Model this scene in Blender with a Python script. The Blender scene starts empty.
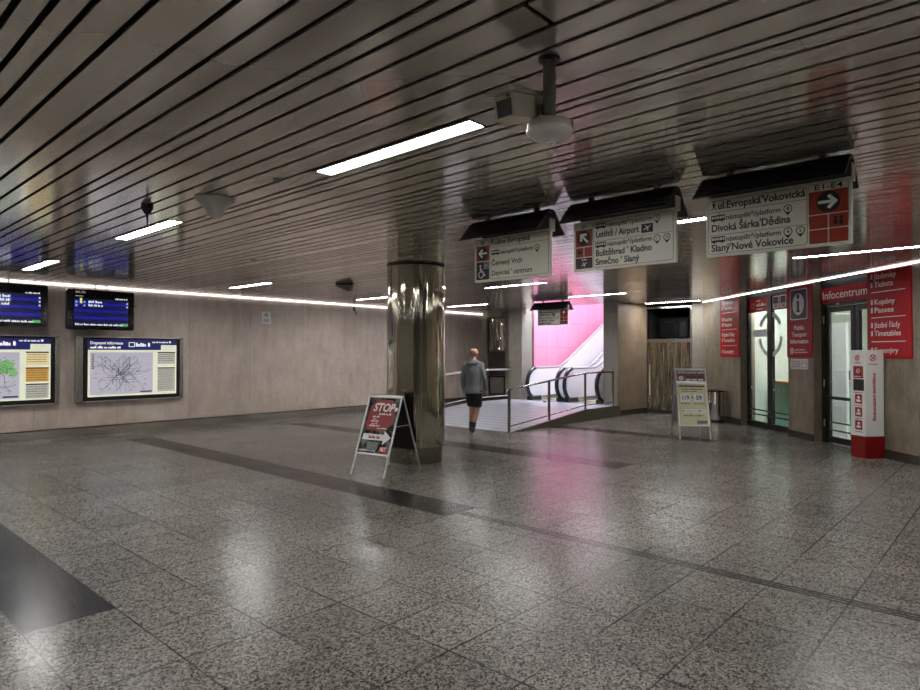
import bpy, bmesh, math, random
from mathutils import Vector, Matrix, Euler
random.seed(7)
S = bpy.context.scene
COL = S.collection
PI = math.pi
R = math.radians
ZC = 3.06            # ceiling height
# ------------------------------------------------------------------ view / camera
S.view_settings.view_transform = 'Standard'
S.view_settings.look = 'None'
S.view_settings.gamma = 1.0
S.view_settings.use_curve_mapping = False
S.view_settings.exposure = 0.62
S.cycles.use_denoising = True
S.cycles.denoising_prefilter = 'FAST'
S.cycles.max_bounces = 10
S.cycles.sample_clamp_indirect = 6.0
S.cycles.caustics_reflective = False
S.cycles.caustics_refractive = False
cd = bpy.data.cameras.new('camera')
cam = bpy.data.objects.new('camera', cd)
COL.objects.link(cam)
cd.sensor_width = 36.0
cd.lens = 36.0 * 628.0 / 920.0
cam.location = (0, 0, 1.68)
pitch = math.atan(8.5 / 628.0)
cam.rotation_euler = (PI / 2 + pitch, 0, R(42.28) - PI / 2)
cd.clip_start = 0.05
S.camera = cam
w = bpy.data.worlds.new('world')
S.world = w
w.use_nodes = True
w.node_tree.nodes['Background'].inputs[0].default_value = (1.0, 0.96, 0.91, 1)
w.node_tree.nodes['Background'].inputs[1].default_value = 0.02


# ------------------------------------------------------------------ materials
def lin(c):
    return tuple((x / 12.92 if x <= 0.04045 else ((x + 0.055) / 1.055) ** 2.4) for x in c)


def rgb(r, g, b):
    return lin((r / 255, g / 255, b / 255)) + (1,)


MATS = {}


def mat(name, col, rough=0.5, metal=0.0, emit=None, estr=0.0, noise=0.0, nscale=20.0, bump=0.0, bscale=40.0, spec=None, stretch=(1, 1, 1), trans=0.0, coat=0.0):
    if name in MATS:
        return MATS[name]
    m = bpy.data.materials.new(name)
    m.use_nodes = True
    nt = m.node_tree
    b = nt.nodes['Principled BSDF']
    b.inputs['Base Color'].default_value = col
    b.inputs['Roughness'].default_value = rough
    b.inputs['Metallic'].default_value = metal
    if spec is not None:
        b.inputs['Specular IOR Level'].default_value = spec
    if trans:
        b.inputs['Transmission Weight'].default_value = trans
        b.inputs['IOR'].default_value = 1.45
    if coat:
        b.inputs['Coat Weight'].default_value = coat
        b.inputs['Coat Roughness'].default_value = 0.08
    if emit:
        b.inputs['Emission Color'].default_value = emit
        b.inputs['Emission Strength'].default_value = estr
    if noise or bump:
        tc = nt.nodes.new('ShaderNodeTexCoord')
        mp = nt.nodes.new('ShaderNodeMapping')
        mp.inputs['Scale'].default_value = stretch
        nt.links.new(tc.outputs['Object'], mp.inputs['Vector'])
        if noise:
            n = nt.nodes.new('ShaderNodeTexNoise')
            n.inputs['Scale'].default_value = nscale
            n.inputs['Detail'].default_value = 5
            nt.links.new(mp.outputs[0], n.inputs['Vector'])
            mx = nt.nodes.new('ShaderNodeMix')
            mx.data_type = 'RGBA'
            mx.inputs['A'].default_value = tuple(max(0, c * (1 - noise)) for c in col[:3]) + (1,)
            mx.inputs['B'].default_value = tuple(min(1, c * (1 + noise)) for c in col[:3]) + (1,)
            nt.links.new(n.outputs['Fac'], mx.inputs['Factor'])
            nt.links.new(mx.outputs['Result'], b.inputs['Base Color'])
        if bump:
            n2 = nt.nodes.new('ShaderNodeTexNoise')
            n2.inputs['Scale'].default_value = bscale
            n2.inputs['Detail'].default_value = 3
            nt.links.new(mp.outputs[0], n2.inputs['Vector'])
            bp = nt.nodes.new('ShaderNodeBump')
            bp.inputs['Strength'].default_value = bump
            bp.inputs['Distance'].default_value = 0.02
            nt.links.new(n2.outputs['Fac'], bp.inputs['Height'])
            nt.links.new(bp.outputs[0], b.inputs['Normal'])
    MATS[name] = m
    return m


class NB:
    """small node-graph builder"""
    def __init__(s, name):
        s.m = bpy.data.materials.new(name)
        s.m.use_nodes = True
        s.nt = s.m.node_tree
        s.b = s.nt.nodes['Principled BSDF']
        g = s.nt.nodes.new('ShaderNodeNewGeometry')
        sp = s.nt.nodes.new('ShaderNodeSeparateXYZ')
        s.nt.links.new(g.outputs['Position'], sp.inputs[0])
        s.pos = g.outputs['Position']
        s.x, s.y, s.z = sp.outputs
        MATS[name] = s.m

    def ma(s, op, a, b=None, c=None):
        n = s.nt.nodes.new('ShaderNodeMath')
        n.operation = op
        for i, v in enumerate((a, b, c)):
            if v is None:
                continue
            if isinstance(v, (int, float)):
                n.inputs[i].default_value = v
            else:
                s.nt.links.new(v, n.inputs[i])
        return n.outputs[0]

    def between(s, v, lo, hi):
        return s.ma('MULTIPLY', s.ma('GREATER_THAN', v, lo), s.ma('LESS_THAN', v, hi))

    def line(s, v, off, step, half):
        u = s.ma('DIVIDE', s.ma('SUBTRACT', v, off), step)
        f = s.ma('ABSOLUTE', s.ma('SUBTRACT', s.ma('FRACT', s.ma('ADD', u, 0.5)), 0.5))
        return s.ma('LESS_THAN', s.ma('MULTIPLY', f, step), half)

    def cell(s, v, off, step):
        return s.ma('FLOOR', s.ma('DIVIDE', s.ma('SUBTRACT', v, off), step))

    def mix(s, f, a, b):
        n = s.nt.nodes.new('ShaderNodeMix')
        n.data_type = 'RGBA'
        for k, v in (('Factor', f), ('A', a), ('B', b)):
            if isinstance(v, (int, float)):
                n.inputs[k].default_value = v
            elif isinstance(v, tuple):
                n.inputs[k].default_value = v
            else:
                s.nt.links.new(v, n.inputs[k])
        return n.outputs['Result']

    def noise(s, scale, detail=4, stretch=None, rough=0.5):
        n = s.nt.nodes.new('ShaderNodeTexNoise')
        n.inputs['Scale'].default_value = scale
        n.inputs['Detail'].default_value = detail
        n.inputs['Roughness'].default_value = rough
        v = s.pos
        if stretch:
            mp = s.nt.nodes.new('ShaderNodeMapping')
            mp.inputs['Scale'].default_value = stretch
            s.nt.links.new(v, mp.inputs['Vector'])
            v = mp.outputs[0]
        s.nt.links.new(v, n.inputs['Vector'])
        return n.outputs['Fac']

    def vor(s, scale):
        n = s.nt.nodes.new('ShaderNodeTexVoronoi')
        n.inputs['Scale'].default_value = scale
        s.nt.links.new(s.pos, n.inputs['Vector'])
        sp = s.nt.nodes.new('ShaderNodeSeparateXYZ')
        s.nt.links.new(n.outputs['Color'], sp.inputs[0])
        return sp.outputs[0]

    def white(s, a, b):
        c = s.nt.nodes.new('ShaderNodeCombineXYZ')
        s.nt.links.new(a, c.inputs[0])
        s.nt.links.new(b, c.inputs[1])
        n = s.nt.nodes.new('ShaderNodeTexWhiteNoise')
        n.noise_dimensions = '3D'
        s.nt.links.new(c.outputs[0], n.inputs['Vector'])
        return n.outputs['Value']

    def rng(s, v, a, b, c, d):
        n = s.nt.nodes.new('ShaderNodeMapRange')
        for i, q in enumerate((a, b, c, d)):
            n.inputs[i + 1].default_value = q
        s.nt.links.new(v, n.inputs[0])
        return n.outputs[0]

    def scale(s, col, f):
        n = s.nt.nodes.new('ShaderNodeVectorMath')
        n.operation = 'SCALE'
        s.nt.links.new(col, n.inputs[0])
        if isinstance(f, (int, float)):
            n.inputs['Scale'].default_value = f
        else:
            s.nt.links.new(f, n.inputs['Scale'])
        return n.outputs[0]

    def bump(s, h, strength=0.3, dist=0.01):
        n = s.nt.nodes.new('ShaderNodeBump')
        n.inputs['Strength'].default_value = strength
        n.inputs['Distance'].default_value = dist
        s.nt.links.new(h, n.inputs['Height'])
        s.nt.links.new(n.outputs[0], s.b.inputs['Normal'])

    def out(s, k, v):
        if isinstance(v, (int, float)):
            s.b.inputs[k].default_value = v
        else:
            s.nt.links.new(v, s.b.inputs[k])


def floor_mat():
    q = NB('granite floor')
    X0, XS, Y0, YS = 1.555, 0.523, 0.92, 0.51
    sp1 = q.vor(82)
    sp2 = q.vor(170)
    v = q.ma('ADD', q.ma('MULTIPLY', sp1, 0.6), q.ma('MULTIPLY', sp2, 0.4))
    base = q.mix(q.rng(v, 0.22, 0.8, 0, 1), (0.02, 0.019, 0.0165, 1), (0.32, 0.30, 0.265, 1))
    tile = q.white(q.cell(q.x, X0, XS), q.cell(q.y, Y0, YS))
    base = q.scale(base, q.rng(tile, 0, 1, 0.86, 1.12))
    big = q.noise(0.6, 4)
    base = q.scale(base, q.rng(big, 0.3, 0.7, 0.85, 1.12))
    dark = q.mix(q.rng(v, 0.3, 0.9, 0, 1), (0.010, 0.0098, 0.010, 1), (0.048, 0.046, 0.045, 1))
    m = None
    for lo, hi in ((1.035, 1.555), (4.71, 5.20), (8.31, 8.82), (11.95, 12.46)):
        k = q.between(q.x, lo, hi)
        m = k if m is None else q.ma('ADD', m, k)
    m = q.ma('MULTIPLY', m, q.between(q.y, 4.48, 13.05))
    col = q.mix(m, base, dark)
    ln = q.ma('MAXIMUM', q.line(q.x, X0, XS, 0.0055), q.line(q.y, Y0, YS, 0.0055))
    fade = q.rng(q.noise(1.3, 3), 0.35, 0.6, 0.3, 1.0)
    ln2 = q.ma('MULTIPLY', ln, fade)
    gr = None
    for c in (4.885, 4.93, 4.975):
        k = q.between(q.x, c - 0.015, c + 0.015)
        gr = k if gr is None else q.ma('ADD', gr, k)
    gr = q.ma('MULTIPLY', gr, q.ma('LESS_THAN', q.y, 4.48))
    rid = q.ma('MULTIPLY', q.between(q.x, 4.86, 5.0), q.ma('MULTIPLY', q.between(q.y, 4.3, 13.0), q.ma('GREATER_THAN', q.ma('FRACT', q.ma('DIVIDE', q.y, 0.09)), 0.62)))
    dk = q.ma('MAXIMUM', ln2, q.ma('MULTIPLY', q.ma('MAXIMUM', gr, rid), 0.95))
    col = q.mix(dk, col, (0.012, 0.011, 0.01, 1))
    q.out('Base Color', col)
    q.out('Roughness', q.rng(q.noise(1.5, 3), 0.3, 0.7, 0.22, 0.27))
    q.out('Specular IOR Level', 0.15)
    return q.m


def stone_mat(name, a, b, axis, step, zj=None, rough=0.42):
    q = NB(name)
    n1 = q.noise(1.4, 6, None, 0.6)
    n2 = q.noise(6, 5, (1.0, 1.0, 0.25), 0.6)
    sp = q.vor(60)
    f = q.ma('ADD', q.ma('ADD', q.ma('MULTIPLY', n1, 0.55), q.ma('MULTIPLY', n2, 0.55)), q.ma('MULTIPLY', q.ma('SUBTRACT', sp, 0.5), 0.16))
    col = q.mix(q.rng(f, 0.36, 0.74, 0, 1), a, b)
    ax = {'x': q.x, 'y': q.y, 'd': q.ma('MULTIPLY', q.ma('ADD', q.x, q.y), -0.70711)}[axis]
    tone = q.white(q.cell(ax, 0.41, step), q.cell(q.z, 0.0, 50))
    col = q.scale(col, q.rng(tone, 0, 1, 0.93, 1.05))
    ln = q.line(ax, 0.41, step, 0.003)
    if zj:
        for z in zj:
            ln = q.ma('MAXIMUM', ln, q.between(q.z, z - 0.003, z + 0.003))
    col = q.mix(q.ma('MULTIPLY', ln, 0.6), col, (0.05, 0.045, 0.04, 1))
    q.out('Base Color', col)
    q.out('Roughness', rough)
    q.bump(n2, 0.05, 0.02)
    return q.m


def ceiling_mat():
    q = NB('ceiling slat metal')
    n = q.noise(1.2, 5, (1, 0.35, 1))
    n2 = q.noise(9, 4, (1, 0.2, 1))
    col = q.mix(q.rng(n, 0.3, 0.7, 0, 1), (0.66, 0.60, 0.545, 1), (0.82, 0.755, 0.695, 1))
    q.out('Base Color', col)
    q.out('Metallic', 0.7)
    q.out('Roughness', q.rng(n2, 0.3, 0.7, 0.11, 0.17))
    q.bump(q.noise(2.2, 2, (1, 0.5, 1)), 0.03, 0.03)
    return q.m


def ramp_mat():
    q = NB('ramp tile')
    n = q.noise(14, 4)
    col = q.mix(n, (0.36, 0.37, 0.44, 1), (0.54, 0.55, 0.63, 1))  # bluish tint of the shaft light is mixed into the tile colour
    ln = q.line(q.x, 10.6, 0.27, 0.035)
    ln2 = q.line(q.y, 8.15, 0.6, 0.006)
    col = q.mix(q.ma('MULTIPLY', q.ma('MAXIMUM', ln, ln2), 0.65), col, (0.17, 0.17, 0.19, 1))
    q.out('Base Color', col)
    q.out('Roughness', 0.33)
    return q.m


def pink_mat():
    q = NB('pink wall panel')
    tone = q.white(q.cell(q.x, 15.4, 0.62), q.cell(q.z, 0.28, 0.8))
    col = q.scale(q.mix(q.noise(2, 3), (0.72, 0.255, 0.38, 1), (0.78, 0.30, 0.43, 1)), q.rng(tone, 0, 1, 0.94, 1.06))
    ln = q.ma('MAXIMUM', q.line(q.x, 15.4, 0.62, 0.008), q.line(q.z, 0.28, 0.8, 0.008))
    col = q.mix(q.ma('MULTIPLY', ln, 0.4), col, (0.35, 0.05, 0.15, 1))
    q.out('Base Color', col)
    q.out('Roughness', 0.22)
    return q.m


def pillar_mat():
    q = NB('polished pillar metal')
    col = q.mix(q.noise(1.2, 3, (2, 2, 0.3)), (0.45, 0.43, 0.345, 1), (0.72, 0.685, 0.57, 1))
    q.out('Base Color', col)
    q.out('Metallic', 1.0)
    q.out('Roughness', 0.075)
    h = q.ma('ADD', q.noise(11, 2, (1, 1, 0.04)), q.ma('MULTIPLY', q.noise(2.5, 2, (1, 1, 0.5)), 0.8))
    q.bump(h, 0.4, 0.03)
    return q.m


M_FLOOR = floor_mat()
M_WALL_L = stone_mat('left wall stone', (0.50, 0.40, 0.345, 1), (0.74, 0.63, 0.56, 1), 'x', 1.52)
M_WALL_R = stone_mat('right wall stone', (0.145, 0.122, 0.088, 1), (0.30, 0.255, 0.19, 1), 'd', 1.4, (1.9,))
M_PIER = stone_mat('pier stone', (0.215, 0.195, 0.163, 1), (0.33, 0.302, 0.258, 1), 'x', 3.1)
M_PIER_SIDE = stone_mat('brown stone', (0.19, 0.14, 0.095, 1), (0.31, 0.235, 0.165, 1), 'x', 9.0, (1.98,))
M_DARKW = stone_mat('dark rear wall stone', (0.09, 0.08, 0.065, 1), (0.26, 0.235, 0.195, 1), 'x', 1.2)
M_CEIL = ceiling_mat()
M_RAMP = ramp_mat()
M_PINK = pink_mat()
M_PILLAR = pillar_mat()
M_BLACK = mat('black plastic', (0.008, 0.008, 0.009, 1), 0.3)
M_VOID = mat('dark void', (0.004, 0.004, 0.004, 1), 0.9)
M_DKFRAME = mat('dark window frame metal', (0.017, 0.017, 0.018, 1), 0.35, 0.3)
M_STEEL = mat('brushed steel', (0.55, 0.54, 0.51, 1), 0.25, 1.0, noise=0.12, nscale=60)
M_MIRROR = mat('mirror steel', (0.80, 0.77, 0.69, 1), 0.05, 1.0)
M_ALU = mat('satin aluminium', (0.66, 0.66, 0.65, 1), 0.35, 0.85)
M_RAIL = mat('rail steel', (0.42, 0.41, 0.38, 1), 0.22, 1.0)
M_SKIRT = mat('skirting steel', (0.50, 0.47, 0.42, 1), 0.16, 0.9, bump=0.12, bscale=3)
M_SKIRTD = mat('dark granite skirting', (0.05, 0.042, 0.036, 1), 0.25, noise=0.4, nscale=80)
M_KERB = mat('green grey granite kerb', (0.10, 0.096, 0.062, 1), 0.35, noise=0.85, nscale=30)
M_TRIM = mat('white enamel trim', (0.86, 0.85, 0.82, 1), 0.3)
M_WHITE = mat('white enamel', (0.80, 0.80, 0.78, 1), 0.35)
M_SIGN = mat('sign cream white', (0.74, 0.73, 0.63, 1), 0.35)
M_INK = mat('black ink', (0.006, 0.006, 0.006, 1), 0.5)
M_ORANGE = mat('sign orange red', rgb(152, 48, 25), 0.4)
M_PURPLE = mat('sign dark purple', rgb(58, 22, 40), 0.4)
M_NAVY = mat('navy blue', rgb(24, 24, 74), 0.35)
M_NAVYDK = mat('sign dark navy', rgb(22, 22, 34), 0.4)
M_RED = mat('sign red', rgb(170, 18, 30), 0.4, spec=0.25)
M_REDDK = mat('deep red', rgb(150, 22, 34), 0.35)
M_WTXT = mat('white lettering', (0.82, 0.81, 0.79, 1), 0.4)
M_HOOD = mat('dark hood metal', (0.018, 0.018, 0.018, 1), 0.35, 0.4)
M_CAM = mat('cctv beige', (0.62, 0.58, 0.47, 1), 0.45)
M_DOME = mat('dome white', (0.84, 0.81, 0.79, 1), 0.4)
M_GREY = mat('mid grey metal', (0.20, 0.20, 0.19, 1), 0.4, 0.3)
M_LAMP = mat('lamp diffuser', (0.9, 0.9, 0.9, 1), 0.5, emit=(1.0, 0.985, 0.96, 1), estr=44.0)
M_GLASS = mat('clear glass', (0.94, 0.98, 0.96, 1), 0.0, trans=1.0)
M_ETCH = mat('etched film', (0.70, 0.74, 0.70, 1), 0.6)
M_ROOMW = mat('info centre paint', (0.74, 0.79, 0.74, 1), 0.6)
M_MINT = mat('mint laminate', (0.30, 0.66, 0.50, 1), 0.4)
M_WOOD = mat('beech counter top', (0.50, 0.27, 0.12, 1), 0.4, noise=0.25, nscale=9, stretch=(1, 6, 6))
M_ESCW = mat('white balustrade panel', (0.86, 0.86, 0.90, 1), 0.18, coat=0.5)
M_RUBBER = mat('black handrail rubber', (0.007, 0.007, 0.008, 1), 0.35)
M_BELT_SHEEN = mat('belt sheen grey', (0.30, 0.31, 0.33, 1), 0.3)  # grey stands for light reflected off the black handrail rubber
M_YEL = mat('yellow comb', (0.75, 0.55, 0.08, 1), 0.4)
M_SCREEN = mat('screen black', (0.004, 0.004, 0.008, 1), 0.12)
M_ROWB = mat('screen blue row', (0.01, 0.01, 0.1, 1), 0.3, emit=rgb(30, 36, 190), estr=0.26)
M_ROWD = mat('screen dark blue row', (0.01, 0.01, 0.05, 1), 0.3, emit=rgb(24, 22, 90), estr=0.22)
M_SCRW = mat('screen white glyph', (0.1, 0.1, 0.1, 1), 0.3, emit=(0.85, 0.9, 1, 1), estr=0.6)
M_SCRY = mat('screen yellow glyph', (0.1, 0.1, 0.05, 1), 0.3, emit=rgb(225, 220, 110), estr=0.6)
M_SCRG = mat('screen grey glyph', (0.05, 0.05, 0.05, 1), 0.3, emit=(0.5, 0.5, 0.5, 1), estr=0.35)
M_SCRB = mat('screen light blue glyph', (0.05, 0.05, 0.1, 1), 0.3, emit=rgb(110, 160, 240), estr=0.55)
M_SCRGR = mat('screen green glyph', (0.05, 0.1, 0.05, 1), 0.3, emit=rgb(90, 190, 110), estr=0.4)


def backlit(name, col, e):
    return mat(name, col, 0.35, emit=col, estr=e)


M_PAPER = backlit('backlit paper', rgb(224, 228, 204), 0.38)
M_MAPG = backlit('backlit grey map', rgb(176, 174, 186), 0.42)
M_MAPGRN = backlit('backlit green map', rgb(120, 170, 110), 0.4)
M_HEADB = backlit('backlit navy header', rgb(26, 28, 92), 0.4)
M_BTAB = backlit('backlit table grey', rgb(168, 168, 158), 0.42)
M_OCHRE = backlit('backlit ochre table', rgb(182, 140, 70), 0.45)
M_CREAM = backlit('backlit cream table', rgb(214, 196, 150), 0.45)
M_BWHITE = backlit('backlit white letters', rgb(235, 235, 235), 0.6)
M_MAPLN = mat('map line ink', (0.03, 0.03, 0.045, 1), 0.5)


# ------------------------------------------------------------------ object helpers
def new_obj(name, me, parent=None):
    o = bpy.data.objects.new(name, me)
    COL.objects.link(o)
    if parent is not None:
        o.parent = parent
    return o


def from_bm(name, bm, m, parent=None, smooth=False, bevel=0.0, loc=None, rot=None):
    bmesh.ops.recalc_face_normals(bm, faces=bm.faces)
    me = bpy.data.meshes.new(name)
    bm.to_mesh(me)
    bm.free()
    for q in (m if isinstance(m, (list, tuple)) else [m]):
        me.materials.append(q)
    if smooth:
        for p in me.polygons:
            p.use_smooth = True
    o = new_obj(name, me, parent)
    if bevel:
        b = o.modifiers.new('bevel', 'BEVEL')
        b.width = bevel
        b.segments = 2
        b.limit_method = 'ANGLE'
    if smooth:
        try:
            me.set_sharp_from_angle(angle=R(40))
        except Exception:
            pass
    if loc:
        o.location = loc
    if rot:
        o.rotation_euler = rot
    return o


def BM():
    return bmesh.new()


def box(bm, lo, hi, mtx=None, mi=0):
    x0, y0, z0 = lo
    x1, y1, z1 = hi
    vs = [bm.verts.new(v) for v in ((x0, y0, z0), (x1, y0, z0), (x1, y1, z0), (x0, y1, z0), (x0, y0, z1), (x1, y0, z1), (x1, y1, z1), (x0, y1, z1))]
    if mtx is not None:
        for v in vs:
            v.co = mtx @ v.co
    for f in ((0, 3, 2, 1), (4, 5, 6, 7), (0, 1, 5, 4), (1, 2, 6, 5), (2, 3, 7, 6), (3, 0, 4, 7)):
        fc = bm.faces.new([vs[i] for i in f])
        fc.material_index = mi
    return bm


def B(name, lo, hi, m, parent=None, bevel=0.0):
    return from_bm(name, box(BM(), lo, hi), m, parent, bevel=bevel)


def poly(bm, pts, y0, y1, hole=None):
    """extrude an x-z outline from y0 to y1"""
    a = [bm.verts.new((x, y0, z)) for x, z in pts]
    b = [bm.verts.new((x, y1, z)) for x, z in pts]
    n = len(pts)
    bm.faces.new(a)
    bm.faces.new(b[::-1])
    for i in range(n):
        bm.faces.new([a[i], b[i], b[(i + 1) % n], a[(i + 1) % n]])
    return bm


def prism(bm, pts, z0, z1):
    """extrude an x-y outline from z0 to z1"""
    a = [bm.verts.new((x, y, z0)) for x, y in pts]
    b = [bm.verts.new((x, y, z1)) for x, y in pts]
    n = len(pts)
    bm.faces.new(a)
    bm.faces.new(b[::-1])
    for i in range(n):
        bm.faces.new([a[i], b[i], b[(i + 1) % n], a[(i + 1) % n]])
    return bm


def tube(bm, pts, r, n=10, closed=False, cap=True):
    """tube along a polyline; r one radius or one per point"""
    P = [Vector(p) for p in pts]
    rs = r if isinstance(r, (list, tuple)) else [r] * len(P)
    rings = []
    prev = None
    N = len(P)
    for i, p in enumerate(P):
        if closed:
            t = (P[(i + 1) % N] - P[i - 1]).normalized()
        else:
            a = P[max(i - 1, 0)]
            b = P[min(i + 1, N - 1)]
            t = (b - a).normalized()
        if prev is None:
            ref = Vector((0, 0, 1)) if abs(t.z) < 0.9 else Vector((1, 0, 0))
            u = t.cross(ref).normalized()
        else:
            u = (prev - t * prev.dot(t)).normalized()
        prev = u
        v = t.cross(u)
        rings.append([bm.verts.new(p + (u * math.cos(2 * PI * k / n) + v * math.sin(2 * PI * k / n)) * rs[i]) for k in range(n)])
    m = N if closed else N - 1
    for i in range(m):
        a, b = rings[i], rings[(i + 1) % N]
        for k in range(n):
            bm.faces.new([a[k], a[(k + 1) % n], b[(k + 1) % n], b[k]])
    if cap and not closed:
        bm.faces.new(rings[0][::-1])
        bm.faces.new(rings[-1])
    return bm


def lathe(bm, prof, n=48, c=(0, 0)):
    """revolve (r, z) profile about z; caps the ends"""
    rings = []
    for r, z in prof:
        rings.append([bm.verts.new((c[0] + r * math.cos(2 * PI * k / n), c[1] + r * math.sin(2 * PI * k / n), z)) for k in range(n)])
    for a, b in zip(rings, rings[1:]):
        for k in range(n):
            bm.faces.new([a[k], a[(k + 1) % n], b[(k + 1) % n], b[k]])
    bm.faces.new(rings[0])
    bm.faces.new(rings[-1][::-1])
    return bm


def ellipsoid(bm, c, r, nu=20, nv=12, mtx=None):
    ret = bmesh.ops.create_uvsphere(bm, u_segments=nu, v_segments=nv, radius=1.0)
    for v in ret['verts']:
        v.co = Vector((v.co.x * r[0], v.co.y * r[1], v.co.z * r[2]))
        if mtx is not None:
            v.co = mtx @ v.co
        v.co += Vector(c)


def thing(name, label, cat, loc=(0, 0, 0), rz=0.0, group=None):
    o = bpy.data.objects.new(name, None)
    COL.objects.link(o)
    o.empty_display_size = 0.2
    o.location = loc
    o.rotation_euler = (0, 0, rz)
    o['label'] = label
    o['category'] = cat
    if group:
        o['group'] = group
    return o


def struct(o, label=None):
    o['kind'] = 'structure'
    if label:
        o['label'] = label
    return o


def lab(o, label):
    o['label'] = label
    return o


# --- text: font outlines turned into one mesh; text faces local -y, reading along +x
def text_bm(bm, s, x, z, size, y=0.0, align='LEFT', width=None, bold=0.0, shear=0.0, mtx=None, mi=0, ext=0.0012):
    c = bpy.data.curves.new('t', 'FONT')
    c.body = s
    c.size = size
    c.align_x = align
    c.resolution_u = 3
    c.extrude = ext
    c.offset = bold * size
    c.shear = shear
    o = bpy.data.objects.new('t', c)
    COL.objects.link(o)
    bpy.context.view_layer.update()
    dg = bpy.context.evaluated_depsgraph_get()
    me = bpy.data.meshes.new_from_object(o.evaluated_get(dg))
    sx = 1.0
    if width and len(me.vertices):
        xs = [v.co.x for v in me.vertices]
        sx = width / max(1e-6, max(xs) - min(xs))
    vs = []
    for v in me.vertices:
        p = Vector((x + v.co.x * sx, y - v.co.z, z + v.co.y))
        if mtx is not None:
            p = mtx @ p
        vs.append(bm.verts.new(p))
    for p in me.polygons:
        try:
            f = bm.faces.new([vs[i] for i in p.vertices])
            f.material_index = mi
        except ValueError:
            pass
    bpy.data.objects.remove(o)
    bpy.data.curves.remove(c)
    bpy.data.meshes.remove(me)
    return bm


def scribble(bm, x, z, w, h, y=-0.001, seed=0, th=0.001):
    """a line of print too small to read: little word blocks"""
    rnd = random.Random(seed)
    q = x
    while q < x + w - h * 0.4:
        L = min(rnd.uniform(0.8, 3.2) * h, x + w - q)
        k = q
        while k < q + L:
            cw = h * rnd.uniform(0.32, 0.5)
            hh = h * rnd.choice((0.62, 0.62, 0.8, 1.0))
            box(bm, (k, y - th, z), (min(k + cw, q + L), y, z + hh))
            k += cw + h * 0.12
        q += L + h * 0.45
    return bm


def disc(bm, x, z, r, y0, y1, n=28, sx=1.0):
    return poly(bm, [(x + r * sx * math.cos(2 * PI * k / n), z + r * math.sin(2 * PI * k / n)) for k in range(n)], y0, y1)


def ring(bm, x, z, r0, r1, y0, y1, n=36, a0=0.0, a1=2 * PI, sx=1.0):
    full = abs(a1 - a0 - 2 * PI) < 1e-6
    k = n if full else n + 1
    L = []
    for i in range(k):
        a = a0 + (a1 - a0) * i / n
        ca, sa = math.cos(a), math.sin(a)
        L.append([bm.verts.new((x + r * ca * sx, y, z + r * sa)) for r, y in ((r0, y0), (r1, y0), (r1, y1), (r0, y1))])
    for i in range(n):
        A, C = L[i], L[(i + 1) % k]
        for j in range(4):
            bm.faces.new([A[j], A[(j + 1) % 4], C[(j + 1) % 4], C[j]])
    if not full:
        bm.faces.new(L[0])
        bm.faces.new(L[-1][::-1])
    return bm


def frame_rect(bm, x0, z0, x1, z1, t, y0, y1):
    box(bm, (x0, y0, z0), (x1, y1, z0 + t))
    box(bm, (x0, y0, z1 - t), (x1, y1, z1))
    box(bm, (x0, y0, z0 + t), (x0 + t, y1, z1 - t))
    box(bm, (x1 - t, y0, z0 + t), (x1, y1, z1 - t))
    return bm


def rrect(x0, z0, x1, z1, r, n=4):
    out = []
    for cx, cz, a in ((x1 - r, z1 - r, 0), (x0 + r, z1 - r, 90), (x0 + r, z0 + r, 180), (x1 - r, z0 + r, 270)):
        for i in range(n + 1):
            t = R(a + 90 * i / n)
            out.append((cx + r * math.cos(t), cz + r * math.sin(t)))
    return out


def rframe(bm, x0, z0, x1, z1, r, t, y0, y1):
    A = rrect(x0, z0, x1, z1, r)
    C = rrect(x0 + t, z0 + t, x1 - t, z1 - t, max(r - t, 0.001))
    n = len(A)
    va = [[bm.verts.new((p[0], y, p[1])) for p in P] for P, y in ((A, y0), (C, y0), (C, y1), (A, y1))]
    for i in range(n):
        j = (i + 1) % n
        for k in range(4):
            bm.faces.new([va[k][i], va[(k + 1) % 4][i], va[(k + 1) % 4][j], va[k][j]])
    return bm


def arrow(bm, x, z, s, ang, y0, y1):
    """block arrow with chevron head centred on x,z"""
    pts = [(-1, 0.16), (0.30, 0.16), (-0.12, 0.58), (0.14, 0.84), (0.98, 0.0), (0.14, -0.84), (-0.12, -0.58), (0.30, -0.16), (-1, -0.16)]
    c, q = math.cos(ang), math.sin(ang)
    return poly(bm, [(x + s * (a * c - b * q), z + s * (a * q + b * c)) for a, b in pts], y0, y1)


# ------------------------------------------------------------------ room shell
# x runs along the left wall, y along the ceiling slats; camera stands over the origin
LW = 14.3
P0 = Vector((16.85, 6.5, 0))                 # far end of the slanting right wall
RZ_R = R(225)                                # its local frame: x to the viewer's right, y into the wall
XB, YB = -5.5, -5.0
DEP = 0.16


def W(s, y=0.0, z=0.0):
    return (P0.x + (-s + y) * 0.70711, P0.y + (-s - y) * 0.70711, z)


sE = (6.5 - YB) * 1.41421
fx = P0.x - sE * 0.70711
f = BM()
prism(f, [(XB, YB), (fx + 0.3, YB), (17.1, 6.3), (17.1, 14.5), (XB, 14.5)], -0.12, 0.0)
struct(from_bm('floor', f, M_FLOOR), 'speckled grey granite tile floor with dark bands')

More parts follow.
